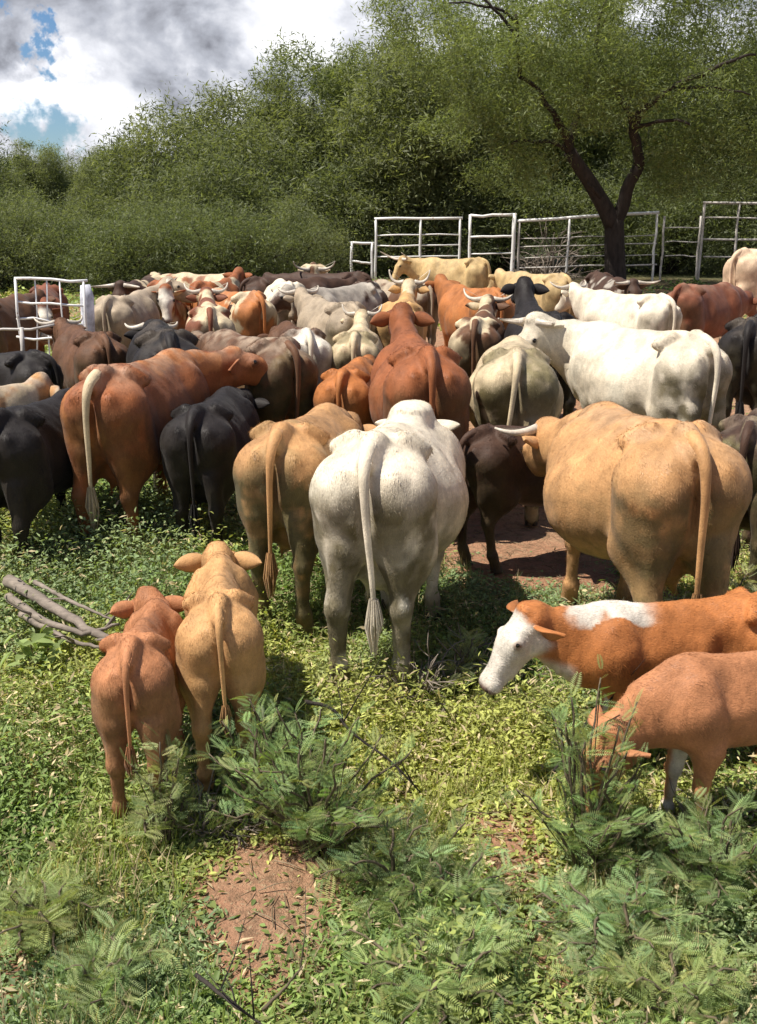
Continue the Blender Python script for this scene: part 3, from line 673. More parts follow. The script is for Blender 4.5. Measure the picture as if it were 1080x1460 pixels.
# ------------------------------------------------------------------ leaf scatter machinery
def rots(n, tilt_mean=.5, tilt_sd=.4):
    ph = rng.uniform(0, 2 * np.pi, n); th = rng.normal(tilt_mean, tilt_sd, n); ps = rng.uniform(0, 2 * np.pi, n)
    def R(a, ax_):
        c, s = np.cos(a), np.sin(a); z = np.zeros_like(a); o = np.ones_like(a)
        m = {'z': [[c, -s, z], [s, c, z], [z, z, o]], 'y': [[c, z, s], [z, o, z], [-s, z, c]], 'x': [[o, z, z], [z, c, -s], [z, s, c]]}[ax_]
        return np.moveaxis(np.array(m), -1, 0)
    return R(ph, 'z') @ R(th, 'y') @ R(ps, 'x' if False else 'z')
def scatter(mb, tv, tq, R, T, sc, col):
    n = len(T); tv = np.asarray(tv, float); tq = np.asarray(tq, int)
    V = np.einsum('nij,kj->nki', R, tv) * np.asarray(sc).reshape(-1, 1, 1) + T[:, None, :]
    Q = tq[None] + (np.arange(n) * len(tv))[:, None, None]
    cc_ = np.repeat(np.asarray(col), len(tv), 0) if np.ndim(col) == 2 else col
    mb.add(V.reshape(-1, 3), Q.reshape(-1, tq.shape[1]), cc_)
LEAF = ([(0, 0, 0), (.5, -.24, .05), (1, 0, -.02), (.5, .24, .05)], [(0, 1, 2, 3)])
LEAF2 = ([(0, 0, 0), (.35, -.26, .10), (.35, 0, 0), (.35, .26, .10), (1, 0, -.12), (.75, -.17, .02), (.75, .17, .02)], [(0, 1, 2, 3), (2, 1, 5, 4), (2, 4, 6, 3)])
NARROW = ([(0, 0, 0), (.4, -.10, .03), (1, 0, -.05), (.4, .10, .03)], [(0, 1, 2, 3)])

# ------------------------------------------------------------------ trees
def crown_mesh(lobes, nclus, nleaf, size, sig, cols, seed, droop=.0, name='crown'):
    r = np.random.default_rng(seed); mb = MB()
    wts = np.array([l[3] * l[4] * l[5] for l in lobes]) ** .66; wts /= wts.sum()
    li = r.choice(len(lobes), nclus, p=wts); La = np.array(lobes)
    d = r.normal(size=(nclus, 3)); d /= np.linalg.norm(d, axis=1)[:, None]
    rad = r.uniform(.3, 1.06, nclus) ** .5
    Cc = La[li, :3] + d * rad[:, None] * La[li, 3:6]; Cc[:, 2] = np.maximum(Cc[:, 2], .15)
    ctone = r.uniform(0, 1, nclus); cs = r.uniform(.5, 1.35, nclus) * sig
    per = np.maximum((nleaf / nclus * (cs / sig) ** 1.5).astype(int), 6)
    ci = np.repeat(np.arange(nclus), per); n = len(ci)
    off = r.normal(size=(n, 3)) * cs[ci][:, None] * np.array([1, 1, .75]); off[:, 2] -= droop * np.abs(off[:, 0]) 
    T = Cc[ci] + off; T[:, 2] = np.maximum(T[:, 2], .03)
    R = rots(n, .9, .6); t = np.clip(ctone[ci] * .6 + r.uniform(0, 1, n) * .4, 0, 1)[:, None]
    c = np.array(cols[0]) * (1 - t) + np.array(cols[1]) * t; c *= r.uniform(.75, 1.25, (n, 1))
    tpl = NARROW if r.random() < 2 else LEAF
    scatter(mb, *tpl, R, T, size * r.uniform(.4, 1.0, n) ** 1.0 * r.choice([1, 1, 1.7], n), c)
    return mb.mesh(name, M_TREELEAF, smooth=False), Cc
def limb(mb, p0, p1, r0, r1, wob, r, n=9, seg=7):
    p0, p1 = np.array(p0, float), np.array(p1, float); t = np.linspace(0, 1, n)[:, None]
    P = p0 * (1 - t) + p1 * t; P[:, 2] += (np.sin(t[:, 0] * np.pi) * wob * .6)
    P[1:-1] += r.normal(size=(n - 2, 3)) * wob * .22
    for _ in range(1): P[1:-1] = (P[:-2] + 2 * P[1:-1] + P[2:]) / 4
    v, q = tube(P, r0 + (r1 - r0) * t[:, 0] ** .8, seg); mb.add(v, q); return P
def tree_meshes(seed, Ht, Wd, nleaf, cols, low=.12, nl=9, trunk=.25, forks=None):
    r = np.random.default_rng(seed); lobes = []
    for k in range(nl):
        a = 2 * np.pi * k / nl + r.uniform(-.3, .3); rr = Wd * r.uniform(.30, .62); z = Ht * r.uniform(low + .18, .80 - .25 * rr / Wd)
        s = r.uniform(.26, .42); lobes.append((rr * math.cos(a), rr * math.sin(a), z, Wd * s, Wd * s, Ht * s * .62))
    lobes.append((0, 0, Ht * .74, Wd * .5, Wd * .5, Ht * .25)); lobes.append((0, 0, Ht * .4, Wd * .6, Wd * .6, Ht * .28))
    me, Cc = crown_mesh(lobes, int(nleaf / 210), nleaf, .19, .33, cols, seed, .15)
    mb = MB(); hf_ = Ht * .22
    limb(mb, (0, 0, -.2), (0, 0, hf_), trunk, trunk * .8, .1, r)
    for k in range(7):
        l = lobes[r.integers(len(lobes))]; P = limb(mb, (0, 0, hf_ * .9), l[:3], trunk * .6, .05, .5, r)
        for j in range(7):
            c = Cc[r.integers(len(Cc))]; i = r.integers(3, 8)
            if np.linalg.norm(c - P[i]) < Wd * .7: limb(mb, P[i], c, .045, .012, .35, r, 7, 5)
    return me, mb.mesh('trunk', M_BARK)
G_A = ((.105, .135, .058), (.22, .245, .11)); G_B = ((.115, .135, .065), (.23, .25, .125)); G_D = ((.06, .08, .03), (.15, .18, .07))
variants = [tree_meshes(11, 8.2, 4.4, 110000, G_A), tree_meshes(12, 7.0, 4.0, 100000, G_B), tree_meshes(13, 8.8, 4.6, 110000, G_A, low=.08), tree_meshes(14, 5.4, 3.4, 55000, G_B, low=.0)]
def plant_tree(v, X, Y, sc, rz, label, name='tree', group='mesquite trees behind the herd', cat='tree'):
    o = empty(name, (X, Y, 0), rz); o.scale = (sc, sc, sc); tag(o, label, cat, group)
    link('crown', variants[v][0], o); link('trunk', variants[v][1], o); return o
def tx(px, Y): return (px - 540) / FPX * Y * 1.02
TL = [(3, 262, 40, 1.06, 'left end tree of the tall green thicket, its crown meeting the sky'), (1, 375, 41, .98, 'second tree from the left end of the tall green thicket'),
      (0, 455, 42, 1.0, 'round topped tree under the white cloud, third of the thicket'), (2, 545, 42, 1.0, 'tree reaching the top of the photo where the sky ends'),
      (1, 610, 40, 1.22, 'tree right behind the small white gate'), (0, 705, 43, 1.12, 'tree behind the open framed gate'),
      (2, 800, 42, 1.12, 'tree directly behind the forked mesquite'), (1, 960, 42, 1.25, 'tree behind the right hand fence posts'),
      (0, 1080, 41, 1.10, 'last tree at the right edge behind the fence'), (2, 1240, 42, 1.1, 'tree just past the right edge behind the fence')]
for k, (v, px, Y, sc, lb) in enumerate(TL): plant_tree(v, tx(px, Y), Y, sc, k * 1.7, lb)
# shrubs in front of the trees
def shrub_meshes(seed, Ht, Wd, nleaf, cols):
    r = np.random.default_rng(seed); lobes = [(Wd * .45 * math.cos(a) * r.uniform(.6, 1.1), Wd * .45 * math.sin(a) * r.uniform(.6, 1.1), Ht * r.uniform(.28, .55), Wd * .42, Wd * .42, Ht * .38) for a in np.linspace(0, 5.3, 6)]
    lobes.append((0, 0, Ht * .6, Wd * .4, Wd * .4, Ht * .36))
    me, Cc = crown_mesh(lobes, int(nleaf / 140), nleaf, .10, .2, cols, seed, .1); mb = MB()
    for k in range(14):
        c = Cc[r.integers(len(Cc))]; limb(mb, (r.uniform(-.2, .2), r.uniform(-.2, .2), -.1), c, .05, .012, .25, r, 7, 5)
    return me, mb.mesh('trunk', M_BARK)
G_S = ((.105, .13, .062), (.215, .235, .125)); G_S2 = ((.09, .115, .052), (.19, .215, .105))
nv = len(variants); variants += [shrub_meshes(31, 2.7, 2.3, 34000, G_S), shrub_meshes(32, 2.3, 2.1, 30000, G_S2), shrub_meshes(33, 3.1, 2.4, 36000, G_S)]
SL = [(4, 30, 30, 1.0, 'shrub above the white panel gate'), (6, 110, 31, .95, 'shrub just right of the white panel gate'), (5, 185, 29.5, 1.05, 'shrub above the grey white cow'),
      (4, 262, 31, 1.0, 'shrub above the red and white spotted cow'), (5, 335, 30, 1.1, 'shrub above the bright orange cow'), (6, 410, 31, .95, 'shrub behind the pale horned cow'),
      (5, 440, 35.5, 1.05, 'dark shrub left of the small white gate'), (4, -60, 30, 1.05, 'shrub at the left edge'), (6, 285, 36, 1.35, 'taller shrub under the left end tree'), (4, 350, 37, 1.95, 'taller shrub under the round topped tree'),
      (6, 60, 38, 1.1, 'shrub behind the one over the panel gate'), (4, 175, 39, 1.0, 'taller shrub at the foot of the thicket, near its left end'), (5, 470, 38.5, 2.1, 'taller shrub left of the small gate, behind the dark one'), (6, 570, 38, 1.6, 'shrub behind the left fence section'), (5, 700, 38, 1.7, 'dark shrub behind the framed gate'),
      (4, 840, 38, 1.5, 'shrub behind the tree trunk and fence'), (5, 930, 38, 1.7, 'shrub behind the middle fence section'), (6, 1040, 38, 1.5, 'shrub behind the tall right fence section')]
for k, (v, px, Y, sc, lb) in enumerate(SL): plant_tree(v, tx(px, Y), Y, sc, k * 2.1, lb + ', grey green and bushy', 'shrub', 'shrubs at the foot of the trees', 'shrub')
# distant low trees at far left
for k, (px, Y, sc, v) in enumerate([(-160, 78, 1.25, 3), (-70, 82, 1.15, 1), (15, 74, 1.05, 3), (85, 80, .95, 1), (140, 84, 1.05, 3), (190, 76, .9, 1)]):
    plant_tree(v, tx(px, Y), Y, sc, k * 1.3 + .4, ['far tree beyond the left edge', 'second far tree past the left edge', 'far tree at the left edge of the photo, low under the sky', 'far low tree under the blue gap in the clouds',
               'far low tree left of the tall thicket', 'far tree half hidden by the left end of the thicket'][k], 'tree', 'far low trees at the left')
# sparse near tree on the left edge
nearl = crown_mesh([(0, 0, 4.4, 1.6, 1.6, 1.3), (.9, 0, 3.6, 1.0, 1.0, .9), (0, .3, 2.6, 1.3, 1.3, 1.2)], 90, 9000, .15, .28, G_D, 55)
o = empty('tree', (tx(-38, 34), 34, 0)); tag(o, 'sparse dark tree reaching in at the left edge above the shrubs', 'tree'); link('crown', nearl[0], o)
mb = MB(); r = np.random.default_rng(3); limb(mb, (0, 0, -.2), (.1, 0, 2.4), .14, .1, .1, r)
for c in nearl[1][:26]: limb(mb, (.1, 0, 2.2), c, .05, .01, .3, r, 7, 5)
link('trunk', mb.mesh('trunk', M_BARK), o)

# the forked mesquite in front of the fence
YT = 31.5
def tp(px, py, dy=0): q = gy(px, py, YT + dy); return np.array([q.x, q.y, q.z])
base = tp(879, 400); bx = base[0]
r = np.random.default_rng(21)
mq = empty('mesquite_tree', (bx, YT, 0)); tag(mq, 'large mesquite with a dark forked trunk standing in front of the fence', 'tree', 'mesquite trees behind the herd')
mb = MB(); O = np.array([bx, YT, 0])
def lm(a, b, r0, r1, wob=.25, n=10, sg=8): return limb(mb, a - O, b - O, r0, r1, wob, r, n, sg)
F0 = tp(876, 312)
lm(np.array([bx, YT, -.2]), F0, .34, .28, .06)
A1 = tp(812, 215, -.6); B1 = tp(912, 236, -.5); lm(F0 + [0, 0, -.2], A1, .27, .18, .12); lm(F0 + [0, 0, -.2], B1, .22, .16, .2)
B2 = tp(903, 182, -1.0); lm(B1, B2, .16, .13, .1); B3 = tp(925, 150, -1.7); lm(B2, B3, .12, .10, .15); lm(B3, tp(1000, 108, -2.4), .09, .06, .3); lm(tp(1000, 108, -2.4), tp(1078, 78, -2.6), .06, .03, .2); lm(tp(960, 128, -2.1), tp(1070, 135, -2.6), .05, .02, .2)
lm(B2, tp(850, 70, -1.6), .10, .05, .3); lm(tp(850, 70, -1.6), tp(865, 0, -1.6), .05, .03, .2); lm(tp(858, 40, -1.6), tp(880, 20, -2), .04, .02, .1)
lm(A1, tp(795, 170, -1.6), .14, .10, .2); lm(tp(795, 170, -1.6), tp(740, 110, -2.0), .08, .05, .3); lm(tp(740, 110, -2.0), tp(735, 20, -2.2), .055, .04, .2); lm(tp(742, 60, -2.1), tp(672, -12, -2.4), .05, .03, .2); lm(tp(735, 30, -2.1), tp(640, 4, -2.4), .045, .02, .25)
lm(A1, tp(730, 205, -1.8), .08, .03, .3); lm(A1, tp(860, 40, .6), .12, .04, .3); lm(tp(903, 182, -1.0), tp(985, 178, -2.2), .07, .03, .25); lm(F0, tp(930, 180, 2), .1, .04, .2); lm(tp(862, 290, -.3), tp(838, 262, -.9), .07, .03, .1)
link('trunk', mb.mesh('trunk', M_BARK), mq)
def lobe(px, py, dy, a, b, c): q = tp(px, py, dy) - O; return (q[0], q[1], q[2], a, b, c)
lobes = [lobe(620, 70, -1, 1.5, 1.4, .9), lobe(700, 20, 0, 1.7, 1.6, 1.1), lobe(800, 60, -1, 1.9, 1.8, 1.5), lobe(900, 40, 0, 2.0, 2.0, 1.6), lobe(1010, 60, -1, 2.0, 1.8, 1.5), lobe(740, 170, -1, 1.4, 1.6, .9), lobe(860, 150, -1.6, 1.4, 1.2, .8),
         lobe(960, 190, -.8, 1.5, 1.4, .9), lobe(1070, 180, -.5, 1.6, 1.5, 1.1), lobe(680, 110, -.2, 1.4, 1.4, 1.0), lobe(800, -60, 0, 2.4, 2.2, 1.5), lobe(980, -50, 0, 2.4, 2.2, 1.5), lobe(1140, 90, 0, 1.8, 1.8, 1.4), lobe(960, 250, .2, .9, 1.0, .5), lobe(590, 20, -1.2, 1.1, 1.0, .5)]
lobes = [(a[0], a[1] + (-.9 if k_ % 3 != 1 else .5), a[2], a[3], a[4], a[5]) for k_, a in enumerate(lobes)] + [lobe(725, 250, .6, 1.1, 1.0, .55), lobe(1055, 245, .3, 1.1, 1.0, .6), lobe(820, 110, 1.2, 1.6, 1.2, 1.2), lobe(650, 180, .5, 1.0, 1.0, .6), lobe(760, 235, -1.4, .8, .7, .5), lobe(980, 240, -1.2, .9, .8, .5), lobe(740, 90, -2.6, .9, .6, .6), lobe(1000, 130, -2.9, .9, .6, .6), lobe(860, 100, -2.4, .9, .6, .6)]
me, _ = crown_mesh(lobes, 1200, 170000, .13, .24, ((.11, .145, .055), (.25, .285, .12)), 77, .15)
link('crown', me, mq)

# ------------------------------------------------------------------ fences and gates
YF = 34.0
def fp(px, py, Y=YF): q = gy(px, py, Y); return np.array([q.x, q.y, q.z])
def pipe(root, name, a, b, rad, mat=None, local=None):
    a = np.array(a) - root['_o']; b = np.array(b) - root['_o']; t = np.linspace(0, 1, 5)[:, None]
    P = a * (1 - t) + b * t; P[1:-1] += rng.normal(size=(3, 3)) * .014
    v, q = tube(P, rad * .78, 8); return link(name, mesh_np(name, v, q, mat or M_PIPE), root)
def fence_root(name, px, Y, label, cat, group=None):
    x = fp(px, 395, Y)[0]; o = empty(name, (x, Y, 0)); o['_o'] = (x, Y, 0.0); return tag(o, label, cat, group)
def post(o, px, py, Y=YF, rad=.055, mat=None, bot=-.15):
    a = fp(px, py, Y); return pipe(o, 'post', a, (a[0], a[1], bot), rad, mat)
# small white gate frame
o = fence_root('gate', 517, 33, 'small low white gate frame at the left end of the fence', 'gate')
for px, py in ((502, 345), (531, 346)): post(o, px, py, 33, .055, bot=.0)
pipe(o, 'rail', fp(499, 346, 33), fp(534, 347, 33), .05); pipe(o, 'rail', fp(502, 372, 33), fp(531, 376, 33), .045)
o = fence_root('fence', 590, YF, 'left section of white pipe fence behind the small gate', 'fence', 'sections of pipe fence')
for px, py in ((536, 311), (600, 311), (656, 311)): post(o, px, py, rad=.05)
pipe(o, 'rail', fp(534, 312), fp(660, 311), .05)
for yy in (336, 350, 366): pipe(o, 'rail', fp(536, yy), fp(656, yy - 1), .028)
o = fence_root('gate', 703, YF, 'tall white framed gate standing between two fence sections', 'gate')
post(o, 671, 306, rad=.06); post(o, 734, 304, rad=.085, mat=M_PIPE)
for yy, rr in ((307, .055), (338, .045), (362, .03)): pipe(o, 'rail', fp(671, yy), fp(734, yy - 1), rr)
pass
o = fence_root('fence', 840, YF, 'long middle section of pipe fence passing behind the tree trunk', 'fence', 'sections of pipe fence')
for px, py in ((741, 315), (812, 312), (870, 308), (937, 303)): post(o, px, py, rad=.05, mat=M_PIPE if px > 800 else M_PIPE_OLD)
pipe(o, 'rail', fp(738, 315), fp(940, 303), .06)
for yy, rr in ((340, .02), (352, .024), (368, .02), (382, .03)): pipe(o, 'rail', fp(741, yy), fp(937, yy - 5), rr, M_PIPE_OLD)
o = fence_root('fence', 970, YF, 'short weathered fence section of thin bars next to the tall right section', 'fence', 'sections of pipe fence')
for px in (948, 1000): post(o, px, 308, rad=.045, mat=M_PIPE_OLD)
for yy in (325, 345, 365): pipe(o, 'rail', fp(948, yy), fp(1000, yy), .022, M_PIPE_OLD)
o = fence_root('fence', 1040, 33.5, 'taller weathered pipe section at the right edge', 'fence', 'sections of pipe fence')
for px in (1005, 1055, 1105, 1155): post(o, px, 288, 33.5, .05, M_PIPE_OLD)
for yy, rr in ((289, .05), (310, .03), (341, .04), (366, .03)): pipe(o, 'rail', fp(1003, yy, 33.5), fp(1157, yy, 33.5), rr, M_PIPE_OLD)
# dry pale brush tangled behind the middle fence section
def brush(name, loc, n, Ln, rad, mat, label, cat, seed, curl=.5, up=.6, group=None):
    r = np.random.default_rng(seed); mb = MB()
    for k in range(n):
        d = r.normal(size=3); d[2] = abs(d[2]) * up + .15; d /= np.linalg.norm(d); p = np.array([r.normal() * .12 * Ln, r.normal() * .12 * Ln, 0.]); P = [p]; l = Ln * r.uniform(.5, 1.1)
        for j in range(7): d = d + r.normal(size=3) * curl * .35; d[2] -= .04; d /= np.linalg.norm(d); p = p + d * l / 7; P.append(p)
        P = np.array(P); P[:, 2] = np.maximum(P[:, 2], .01)
        v, q = tube(P, np.linspace(rad, rad * .25, 8) * r.uniform(.6, 1.2), 5); mb.add(v, q)
        for j in (3, 5):
            d2 = d + r.normal(size=3) * .7; d2 /= np.linalg.norm(d2); v, q = tube([P[j], P[j] + d2 * l * .15, P[j] + d2 * l * .32 + r.normal(size=3) * .03 * l], [rad * .5, rad * .4, rad * .15], 4); mb.add(v, q)
    o = link(name, mb.mesh(name, mat), None, loc); return tag(o, label, cat, group)
brush('dry_bush', (fp(778, 395, 35)[0], 35, 0), 60, 2.0, .035, M_DEAD, 'pale leafless bush tangled behind the middle fence', 'bush', 5, .9, 1.5)
brush('dry_bush', (fp(620, 395, 35.5)[0], 35.5, 0), 40, 1.5, .025, M_STEM, 'dark leafless bush behind the left fence section', 'bush', 6, .9, 1.2)

# white livestock panel gate on the left
YP = 12.7
o = fence_root('panel_gate', 75, YP, 'white panel gate of crossed bars standing among the cows at left', 'gate')
def sk(px, py): return fp(px, py, YP)
pipe(o, 'frame', sk(21, 397), sk(125, 400), .022); v0 = sk(22, 397); pipe(o, 'frame', v0, (sk(30, 500)[0], YP, 0), .022); v1 = sk(119, 400); pipe(o, 'frame', v1, (sk(120, 500)[0], YP, 0), .022)
for y0, y1 in ((430, 436), (455, 463), (480, 489), (505, 513), (530, 537)): pipe(o, 'rail', sk(24, y0), sk(119, y1), .018)
for x0, x1 in ((50, 53), (67, 72), (85, 95)):
    a = sk(x0, 399); b = sk(x1, 490); d = (b - a) / (a[2] - b[2]); pipe(o, 'bar', a, a + d * a[2], .012)
o = fence_root('fence', 20, 11.6, 'low pale pipe rail at the left edge, in front of the panel gate', 'fence')
pipe(o, 'rail', fp(-60, 477, 11.6), fp(78, 463, 11.6), .018, M_PIPE_OLD); a = fp(31, 467, 11.6); pipe(o, 'post', a, (a[0], a[1], 0), .03, M_PIPE_OLD); a = fp(-50, 474, 11.6); pipe(o, 'post', a, (a[0], a[1], 0), .03, M_PIPE_OLD)
# pale whitewashed post
a = sk(116, 408); mb = MB(); zt = a[2]
P = np.array([(0, 0, -.1), (.01, 0, .4), (-.01, .01, .9), (.01, 0, zt - .15), (0, 0, zt)]); v, q = tube(P, [.085, .085, .08, .085, .06], 12); mb.add(v, q)
o = link('gate_post', mb.mesh('gate_post', simple('whitewash', (.55, .56, .62), .8, .5, 7, .5)), None, (a[0], YP + .18, 0)); tag(o, 'thick whitewashed post at the right end of the panel gate', 'post')

# ------------------------------------------------------------------ ground vegetation
bare = [(gp(370, 1275), .33, 1), (gp(470, 1330), .14, .8), (gp(250, 1260), .12, .7), (gp(725, 1200), .24, 1), (gp(745, 765), .75, 1), (gp(5, 1385), .2, 1), (gp(770, 1310), .16, 1), (gp(815, 1400), .15, 1), (gp(520, 1240), .14, .9), (gp(620, 1080), .16, .8), (gp(560, 1130), .15, .8), (gp(350, 1430), .14, .8), (gp(60, 1200), .12, .8), (gp(1050, 1350), .16, .9), (gp(740, 830), .3, .7), (gp(1050, 860), .5, .4), (gp(90, 885), .34, .85)]
def density(X, Y):
    n = fbm(np.stack([X * .9 + 5, Y * .9, np.zeros_like(X)], 1), 3); d = .55 + .9 * ss(.38, .62, n)
    for c, r_, a in bare: d = d * (1 - a * ss(1.25, .75, np.hypot(X - c.x, (Y - c.y) * .62) / r_))
    herd = ss(6.6, 8.2, Y + .35 * (X + 1.2) * (X > -1.2) * 1.0) * ss(-2.6, -1.3, X)
    return d * (1 - .85 * herd) * (1 - .6 * ss(9, 12, Y))
def sample(n, x0, x1, y0, y1, nearb=1.0):
    out_ = []; tot = 0
    while tot < n:
        m = n * 2; Y = y0 + (y1 - y0) * rng.random(m) ** nearb; X = rng.uniform(x0, x1, m) * (.42 + .58 * Y / y1 if nearb > 1 else 1)
        k = rng.random(m) * 1.45 < density(X, Y); out_.append(np.stack([X[k], Y[k]], 1)); tot += k.sum()
    return np.vstack(out_)[:n]
def tone(X, Y, seed=0): return fbm(np.stack([X * 1.3 + seed, Y * 1.3, np.full_like(X, 3.)], 1), 3)
G_YEL = np.array((.36, .38, .11)); G_GRN = np.array((.175, .25, .075)); G_BLU = np.array((.20, .27, .14)); G_DRY = np.array((.52, .42, .26))
def veg_col(X, Y, n, dr=.20):
    t = tone(X, Y)[:, None]; u = tone(X, Y, 40)[:, None]
    c = G_GRN * (1 - ss(.40, .62, t)) + G_YEL * ss(.40, .62, t); c = c * (1 - ss(.5, .66, u) * .8) + G_BLU * ss(.5, .66, u) * .8
    dry = (rng.random(n) < dr)[:, None]; c = np.where(dry, G_DRY, c); return c * rng.uniform(.6, 1.35, (n, 1))
def hmap(X, Y):   # vegetation height
    p2 = gp(690, 880); b = ss(1.3, .5, np.hypot((X + 2.1) / 1.1, (Y - 7.0) / 1.5)) + .75 * ss(1.2, .4, np.hypot((X - p2.x) / .38, (Y - p2.y) / .5)) + .6 * ss(1.2, .4, np.hypot((X - 1.9) / .35, (Y - 4.9) / .3)); q_ = .07 + .24 * ss(.35, .7, tone(X, Y, 9)) + .36 * b
    for c, r_, a in bare[:14]: q_ = q_ * (1 - .7 * a * ss(2.2, 1.0, np.hypot(X - c.x, (Y - c.y) * .5) / r_))
    return q_
def clumps(nc, x0, x1, y0, y1, per, size, tpl, tilt, name, label, spread=.09, nearb=1.0, hs=1.0):
    P = sample(nc, x0, x1, y0, y1, nearb); hh = hmap(P[:, 0], P[:, 1]) * rng.uniform(.6, 1.3, nc) * hs
    ci = np.repeat(np.arange(nc), per); n = len(ci); u = rng.random(n)
    r_ = rng.normal(size=(n, 2)) * spread * (.5 + 1.0 * u[:, None]) * (1 + 1.2 * (hh[ci] / .3))[:, None]
    X = P[ci, 0] + r_[:, 0]; Y = P[ci, 1] + r_[:, 1]; Z = gz(X, Y) + np.minimum(hh[ci], .5) * (u ** 1.0) * np.exp(-(r_ ** 2).sum(1) / (spread * 3) ** 2) + .005
    mb = MB(); sc = size * rng.uniform(.55, 1.45, n) * (1 + .03 * np.maximum(Y - 6, 0)); col = veg_col(P[:, 0], P[:, 1], nc, .05 if tpl is not NARROW else .2)[ci] * rng.uniform(.75, 1.3, (n, 1)) * 1.08
    scatter(mb, *tpl, rots(n, *tilt), np.stack([X, Y, Z], 1), sc, col)
    if nearb == 1.0 and y0 < 6:      # stems
        k = 4; c2 = np.repeat(np.arange(nc), k); m = len(c2); o2 = rng.normal(size=(m, 2)) * spread * .6; tl = rng.normal(size=(m, 2)) * .22
        hh2 = np.clip(hh[c2] * rng.uniform(.5, .8, m), .03, .24); Xs = P[c2, 0] + o2[:, 0]; Ys = P[c2, 1] + o2[:, 1]; Zs = gz(Xs, Ys)
        b0 = np.stack([Xs, Ys, Zs - .01], 1); t0 = b0 + np.stack([tl[:, 0] * hh2, tl[:, 1] * hh2, hh2], 1); ph = rng.uniform(0, 6.28, m); wv_ = np.stack([np.cos(ph), np.sin(ph), ph * 0], 1) * .0022
        mb.add(np.stack([b0 - wv_, b0 + wv_, t0 + wv_ * .4, t0 - wv_ * .4], 1).reshape(-1, 3), np.arange(m * 4).reshape(-1, 4), np.repeat(np.array((.20, .20, .09)) * rng.uniform(.6, 1.4, (m, 1)), 4, 0))
    o = link(name, mb.mesh(name, M_LEAF, smooth=False)); o['kind'] = 'stuff'; o['label'] = label; o['category'] = 'plants'; return o
clumps(5600, -3.2, 3.2, 2.0, 10.5, 84, .026, LEAF2, (.55, .45), 'leafy_weeds', 'low green and yellow leafy weeds covering the ground')
clumps(5200, -3.2, 3.2, 1.9, 8.5, 60, .050, NARROW, (-.35, .55), 'herbage', 'fine narrow leaved herbs mixed through the weeds', hs=1.25)
clumps(3200, -15, 15, 8, 33, 30, .07, LEAF, (.5, .5), 'ground_cover', 'sparse weeds on the ground around the herd')
clumps(1700, -3.4, -.6, 5.2, 8.9, 100, .032, LEAF2, (.55, .5), 'bushy_weeds', 'knee high bushy green weeds between the black cows and the calves', spread=.10, hs=1.2)
clumps(900, -2.2, 2.2, 1.9, 4.6, 30, .038, LEAF2, (.5, .5), 'broadleaf_weeds', 'yellow green broad leaved weeds in the foreground', spread=.07, hs=.9)
# grass blades
def grass(nc, x0, x1, y0, y1, per, L_, name, label):
    P = sample(nc, x0, x1, y0, y1); ci = np.repeat(np.arange(nc), per); n = len(ci)
    X = P[ci, 0] + rng.normal(size=n) * .035; Y = P[ci, 1] + rng.normal(size=n) * .035
    tv = [(0, -.018, 0), (0, .018, 0), (.06, .014, .5), (.06, -.014, .5), (.30, .002, .95), (.30, -.002, .95)]; tq = [(0, 1, 2, 3), (3, 2, 4, 5)]
    R = rots(n, .1, .35); c0 = veg_col(P[:, 0], P[:, 1], nc)[ci] * 1.05; dry = rng.random(n) < .18; c0[dry] = G_DRY * rng.uniform(.7, 1.1, (dry.sum(), 1))
    mb = MB(); R = R * np.array([1, 1, 1.])[None, None]; scatter(mb, tv, tq, R, np.stack([X, Y, gz(X, Y)], 1), L_ * rng.uniform(.5, 1.4, n) , c0)
    o = link(name, mb.mesh(name, M_LEAF, smooth=False)); o['kind'] = 'stuff'; o['label'] = label; o['category'] = 'grass'
grass(3600, -3.2, 3.2, 1.9, 10, 20, .115, 'grass', 'thin green and straw coloured grass blades among the weeds')
# straw and twig litter
n = 9000; P = np.stack([rng.uniform(-3.5, 3.5, n), rng.uniform(1.8, 11, n)], 1)
mb = MB(); tv, tq = tube([(0, 0, 0), (.5, .03, .03), (1, 0, 0)], [.02, .02, .008], 4, cap=False)
scatter(mb, tv, tq, rots(n, .05, .15), np.stack([P[:, 0], P[:, 1], gz(P[:, 0], P[:, 1]) + .012], 1), rng.uniform(.03, .14, n), np.array((.26, .20, .13)) * rng.uniform(.5, 1.4, (n, 1)))
o = link('twig_litter', mb.mesh('twig_litter', M_LEAF)); o['kind'] = 'stuff'; o['label'] = 'dry straw and twig litter on the red soil'; o['category'] = 'litter'

